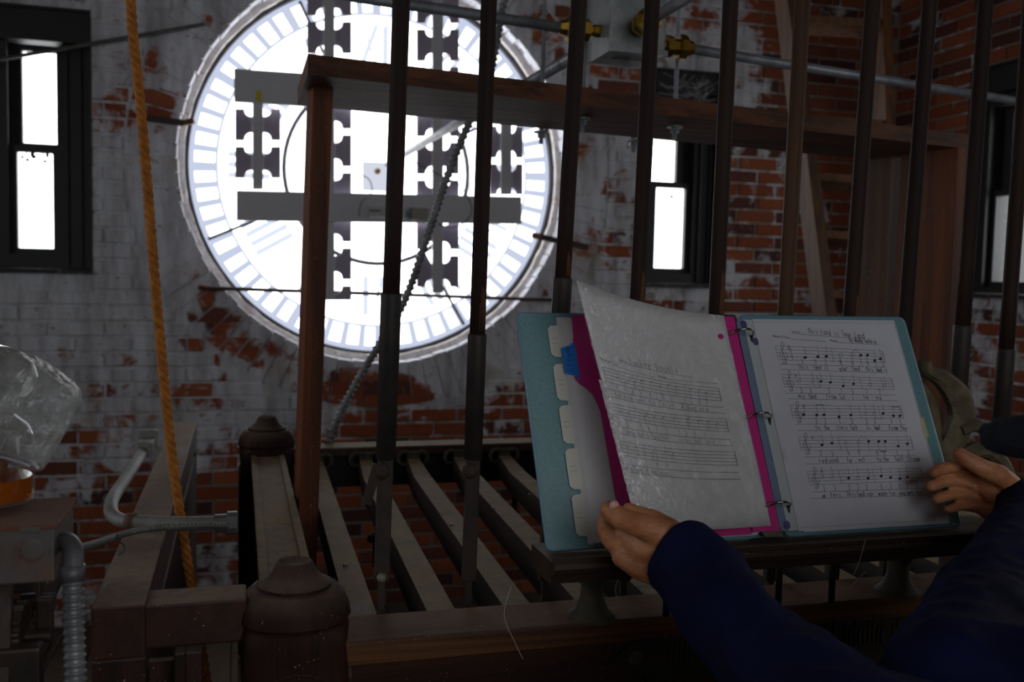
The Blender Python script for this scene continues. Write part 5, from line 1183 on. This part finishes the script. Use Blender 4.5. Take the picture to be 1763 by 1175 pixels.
def join_meshes(name, meshes, mats, parent, idx=None):
    vs = []; fs = []; mi = []
    off = WO[parent] if parent else V((0, 0, 0))
    for k, me in enumerate(meshes):
        n = len(vs); vs += [tuple(v.co - off) for v in me.vertices]; fs += [tuple(i + n for i in p.vertices) for p in me.polygons]; mi += [(idx[k] if idx else 0)] * len(me.polygons)
    me = bpy.data.meshes.new(name); me.from_pydata(vs, [], fs)
    for mt in mats: me.materials.append(mt)
    me.polygons.foreach_set('material_index', mi); me.polygons.foreach_set('use_smooth', [True] * len(fs)); me.update()
    return link_mesh(name, me, parent, off)
t = NT('skin'); p = t.pos(); n1 = t.noise(p, 30, 4, .6); n2 = t.noise(t.pos((1, 1, 1)), 420, 3, .6)
col = t.mix(t.ss(n1, .35, .7), srgb(196, 134, 92), srgb(168, 102, 66)); cre = t.noise(p, 70, 4, .6, 1.2)
col = t.mix(t.ss(cre, .60, .74, 0, .35), col, srgb(150, 86, 66))
M_skin = t.finish(col, .52, 0, t.bump(t.mth('ADD', n2, t.mth('MULTIPLY', cre, 1.6)), .35, .0012), **{'Subsurface Weight': .12, 'Subsurface Radius': (.01, .004, .002), 'Subsurface Scale': .5})
M_nail = plain('fingernail', srgb(216, 168, 150), .3)
t = NT('navy_jacket'); p = t.pos(); n2 = t.noise(p, 12, 4, .6, 1.); wv = t.noise(p, 900, 2)
M_navy = t.finish(t.mix(t.ss(n2, .3, .7), srgb(20, 26, 66), srgb(15, 19, 50)), .8, 0, t.bump(t.mth('ADD', wv, t.mth('MULTIPLY', n2, 3)), .3, .003), **{'Specular IOR Level': .12})
M_fleece = surf('navy_fleece', srgb(26, 30, 46), srgb(18, 20, 32), 80, .95, 0, .9, fine=300)
M_trs = surf('dark_trousers', srgb(40, 42, 50), srgb(30, 31, 38), 20, .85, 0, .3); M_shoe = surf('dark_shoes', srgb(36, 32, 30), srgb(26, 24, 23), 20, .6, 0, .2)
HB_ = V((.66, .42, 0))            # where the reader stands
pn = thing('person', 'person in a navy jacket and dark fleece cap holding open the binder with both hands', 'person', HB_)
# left hand: thumb on the lifted sheet, fingers folded under its corner
wl = PD(1192, 966, 1.005)
L_h = [
 [(wl, .030), (PD(1160, 952, 1.020), .031), (PD(1118, 940, 1.035), .0275), (PD(1090, 925, 1.048), .0215)],
 [(wl, .028), (PD(1150, 968, 1.022), .0275), (PD(1112, 968, 1.035), .0225), (PD(1080, 955, 1.048), .018)],
 [(PD(1172, 930, 1.012), .0165), (PD(1138, 918, 1.010), .0155), (PD(1102, 905, 1.010), .0135), (PD(1072, 894, 1.018), .0125), (PD(1049, 880, 1.028), .0115)],     # thumb
 [(PD(1085, 945, 1.050), .0165), (PD(1058, 932, 1.052), .0135), (PD(1045, 905, 1.056), .0115), (PD(1052, 878, 1.060), .0095)],                                        # index
 [(PD(1160, 920, 1.036), .0150), (PD(1135, 900, 1.046), .0115), (PD(1106, 885, 1.054), .0085), (PD(1082, 876, 1.058), .0072)],                                        # middle, behind the thumb
 [(PD(1110, 962, 1.055), .014), (PD(1085, 940, 1.075), .011), (PD(1082, 915, 1.085), .009), (PD(1096, 897, 1.088), .008)],                                            # ring
 [(PD(1130, 975, 1.048), .013), (PD(1112, 955, 1.072), .010), (PD(1108, 932, 1.082), .0085), (PD(1120, 915, 1.085), .0075)],                                          # little
 [(wl, .0275), (PD(1240, 1020, .955), .031), (PD(1320, 1125, .88), .036)],
]
def wrin(c, n):
    a = noise.noise(V((c.x * 55, c.y * 55, c.z * 90))) * .0011; b = 1 - abs(noise.noise(V((c.x * 90 + 5, c.y * 60, c.z * 120)))) * 2
    return a - max(0, b - .72) * .0022
handL = capsule_mesh(L_h, .0021, 7, .5, wrin)
# right hand: seen from the palm, fingers over the sheet edge, thumb on top
wr = PD(1760, 872, 1.235)
R_h = [
 [(wr, .028), (PD(1734, 856, 1.232), .025), (PD(1712, 846, 1.236), .020), (PD(1694, 832, 1.240), .014)],
 [(wr, .026), (PD(1726, 876, 1.236), .0205), (PD(1702, 878, 1.242), .014)],
 [(PD(1742, 838, 1.222), .0145), (PD(1718, 818, 1.215), .0140), (PD(1690, 806, 1.212), .0118), (PD(1670, 795, 1.212), .0105), (PD(1652, 783, 1.214), .0092)],         # thumb
 [(PD(1698, 832, 1.244), .0120), (PD(1664, 808, 1.240), .0088), (PD(1636, 804, 1.230), .0082), (PD(1608, 813, 1.222), .0070)],                                        # index
 [(PD(1697, 848, 1.246), .0120), (PD(1658, 830, 1.240), .0084), (PD(1630, 829, 1.230), .0078), (PD(1603, 838, 1.222), .0068)],                                        # middle
 [(PD(1700, 862, 1.248), .0115), (PD(1664, 852, 1.242), .0080), (PD(1638, 852, 1.232), .0074), (PD(1612, 860, 1.224), .0064)],                                        # ring
 [(PD(1706, 878, 1.248), .0110), (PD(1674, 873, 1.244), .0072), (PD(1652, 873, 1.234), .0066), (PD(1630, 879, 1.226), .0056)],                                        # little
 [(wr, .027), (PD(1790, 920, 1.17), .031), (PD(1780, 1000, 1.08), .037)],
]
handR = capsule_mesh(R_h, .0018, 4, .5, wrin)
sh = V((0, 0, 1.27))
hc = V((.655, .475, 1.475)); shL = V((.475, .45, 1.265)); shR = V((.845, .45, 1.265)); elL = PD(1470, 1285, .735); elR = PD(1668, 1210, .78)
core = capsule_mesh([
 [(HB_ + V((0, 0, .95)), .125), (HB_ + V((0, .02, 1.08)), .115), (HB_ + V((0, .02, 1.20)), .12)], [(shL, .05), (shR, .05)],
 [(shL, .048), (elL, .042), (PD(1320, 1125, .88), .034)], [(shR, .048), (elR, .042), (PD(1780, 1000, 1.08), .036)],
 [(HB_ + V((0, .02, 1.24)), .055), (hc + V((0, -.02, -.10)), .052)],
 [(HB_ + V((-.085, 0, .92)), .085), (HB_ + V((-.09, .01, .5)), .055), (HB_ + V((-.09, 0, .1)), .04)], [(HB_ + V((.085, 0, .92)), .085), (HB_ + V((.09, .01, .5)), .055), (HB_ + V((.09, 0, .1)), .04)],
], .012, 3)
fw = V((-.12, .95, -.28)).normalized(); sd = V((.99, .12, 0)).normalized()
head = capsule_mesh([
 [(hc + V((0, -.015, .02)), .088), (hc + fw * .015 + V((0, 0, .0)), .080)], [(hc + fw * .03 + V((0, 0, -.05)), .058), (hc + fw * .055 + V((0, 0, -.085)), .030)],
 [(hc + fw * .085 + V((0, 0, .01)), .010), (hc + fw * .108 + V((0, 0, -.025)), .011)],                                                                                     # nose
 [(hc + fw * .088 + sd * .014 + V((0, 0, -.062)), .007), (hc + fw * .088 - sd * .014 + V((0, 0, -.062)), .007)],
 [(hc + sd * .082 + V((0, 0, .012)), .012), (hc + sd * .080 + V((0, 0, -.025)), .009)], [(hc - sd * .082 + V((0, 0, .012)), .012), (hc - sd * .080 + V((0, 0, -.025)), .009)],
], .005, 4)
join_meshes('body', [handL, handR, core, head], [M_skin], pn)
for s in (-1, 1):
    m = MB(); m.ball(hc + fw * .078 + sd * s * .031 + V((0, 0, .002)), .0125, 14); m.build('eye', plain('eye_white', srgb(220, 216, 210), .2), pn, 2)
m = MB(); c = PD(1057, 871, 1.0175); m.ball(c, .0072, 12, (.8, .35, .8)); m.build('thumbnail', M_nail, pn, 2)
def folds(sc, am, vx):
    def f(c, n):
        q = V((c.x * sc, c.y * sc * .7, c.z * sc)); a = noise.noise(q) * am; r = 1 - abs(noise.noise(q * 1.7 + V((3, 7, 1)))) * 2.4
        return a + max(0, r) ** 2 * am * .55
    return f
cL = (PD(1192, 918, 1.0), PD(1128, 990, 1.0))
slL = [[(PD(1180, 958, 1.008), .0420), (PD(1206, 990, .985), .0430), (PD(1247, 1052, .94), .0445), (PD(1318, 1132, .87), .0500), (PD(1395, 1210, .80), .0560), (elL, .060)],
       [(elL, .062), (shL, .070)]]
slR = [[(PD(1775, 878, 1.225), .0420), (PD(1775, 935, 1.14), .0520), (PD(1742, 1020, 1.03), .0620), (PD(1700, 1120, .90), .0700), (elR, .072)], [(elR, .072), (shR, .072)]]
tor = [[(shL, .068), (shR, .068)], [(HB_ + V((0, .0, .90)), .150), (HB_ + V((0, .01, 1.05)), .150), (HB_ + V((0, .01, 1.20)), .13)], [(HB_ + V((-.05, 0, .90)), .135), (HB_ + V((-.06, .01, 1.18)), .12)], [(HB_ + V((.05, 0, .90)), .135), (HB_ + V((.06, .01, 1.18)), .12)],
       [(HB_ + V((0, .02, 1.27)), .07), (HB_ + V((0, .02, 1.325)), .062)]]
jkt = capsule_mesh(slL + slR + tor, .0065, 4, .5, folds(15, .006, 0))
# open the cuffs: drop the skin of cloth beyond the cuff planes, then give the cloth thickness
def cut(me, p, n, rad):
    bm = bmesh.new(); bm.from_mesh(me); loc = [f for f in bm.faces if (f.calc_center_median() - p).length < rad]
    es = {e for f in loc for e in f.edges}; vv = {v for f in loc for v in f.verts}
    bmesh.ops.bisect_plane(bm, geom=loc + list(es) + list(vv), plane_co=p, plane_no=n)
    kill = [f for f in bm.faces if (f.calc_center_median() - p).dot(n) > 0 and (f.calc_center_median() - p).length < rad]
    bmesh.ops.delete(bm, geom=kill, context='FACES'); bm.to_mesh(me); bm.free()
nL = (PD(1180, 958, 1.008) - PD(1206, 985, .985)).normalized(); nR = (PD(1775, 878, 1.225) - PD(1775, 935, 1.14)).normalized()
cut(jkt, PD(1180, 958, 1.008) + nL * .006, nL, .09); cut(jkt, PD(1775, 878, 1.225) + nR * .006, nR, .09)
jo = join_meshes('jacket', [jkt], [M_navy], pn)
md = jo.modifiers.new('cloth', 'SOLIDIFY'); md.thickness = .003; md.offset = -1
ttr = capsule_mesh([[(HB_ + V((-.07, 0, .93)), .125), (HB_ + V((-.09, .01, .5)), .08), (HB_ + V((-.09, 0, .10)), .065)], [(HB_ + V((.07, 0, .93)), .125), (HB_ + V((.09, .01, .5)), .08), (HB_ + V((.09, 0, .10)), .065)]], .014, 3)
join_meshes('trousers', [ttr], [M_trs], pn)
for s in (-1, 1):
    sm_ = capsule_mesh([[(HB_ + V((s * .09, -.06, .045)), .042), (HB_ + V((s * .09, .06, .042)), .040), (HB_ + V((s * .092, .14, .034)), .032)]], .009, 3); join_meshes('shoe', [sm_], [M_shoe], pn)
# dark fleece cap with a peak that points at the binder
tip = PD(1714, 752, .76); tr_ = PD(1775, 750, .74)
cap = capsule_mesh([[(hc + V((0, -.02, .045)), .098), (hc + V((0, .0, .05)), .094)],
    [(tip, .014), (hc + fw * .05 + V((-.04, 0, .035)), .034)], [(tip + V((.05, .01, .0)), .014), (hc + fw * .06 + V((.03, 0, .035)), .030)], [(tip, .014), (tip + V((.05, .01, .0)), .014)]], .006, 3, .5, lambda c, n: noise.noise(c * 170) * .0035)
join_meshes('fleece_cap', [cap], [M_fleece], pn)
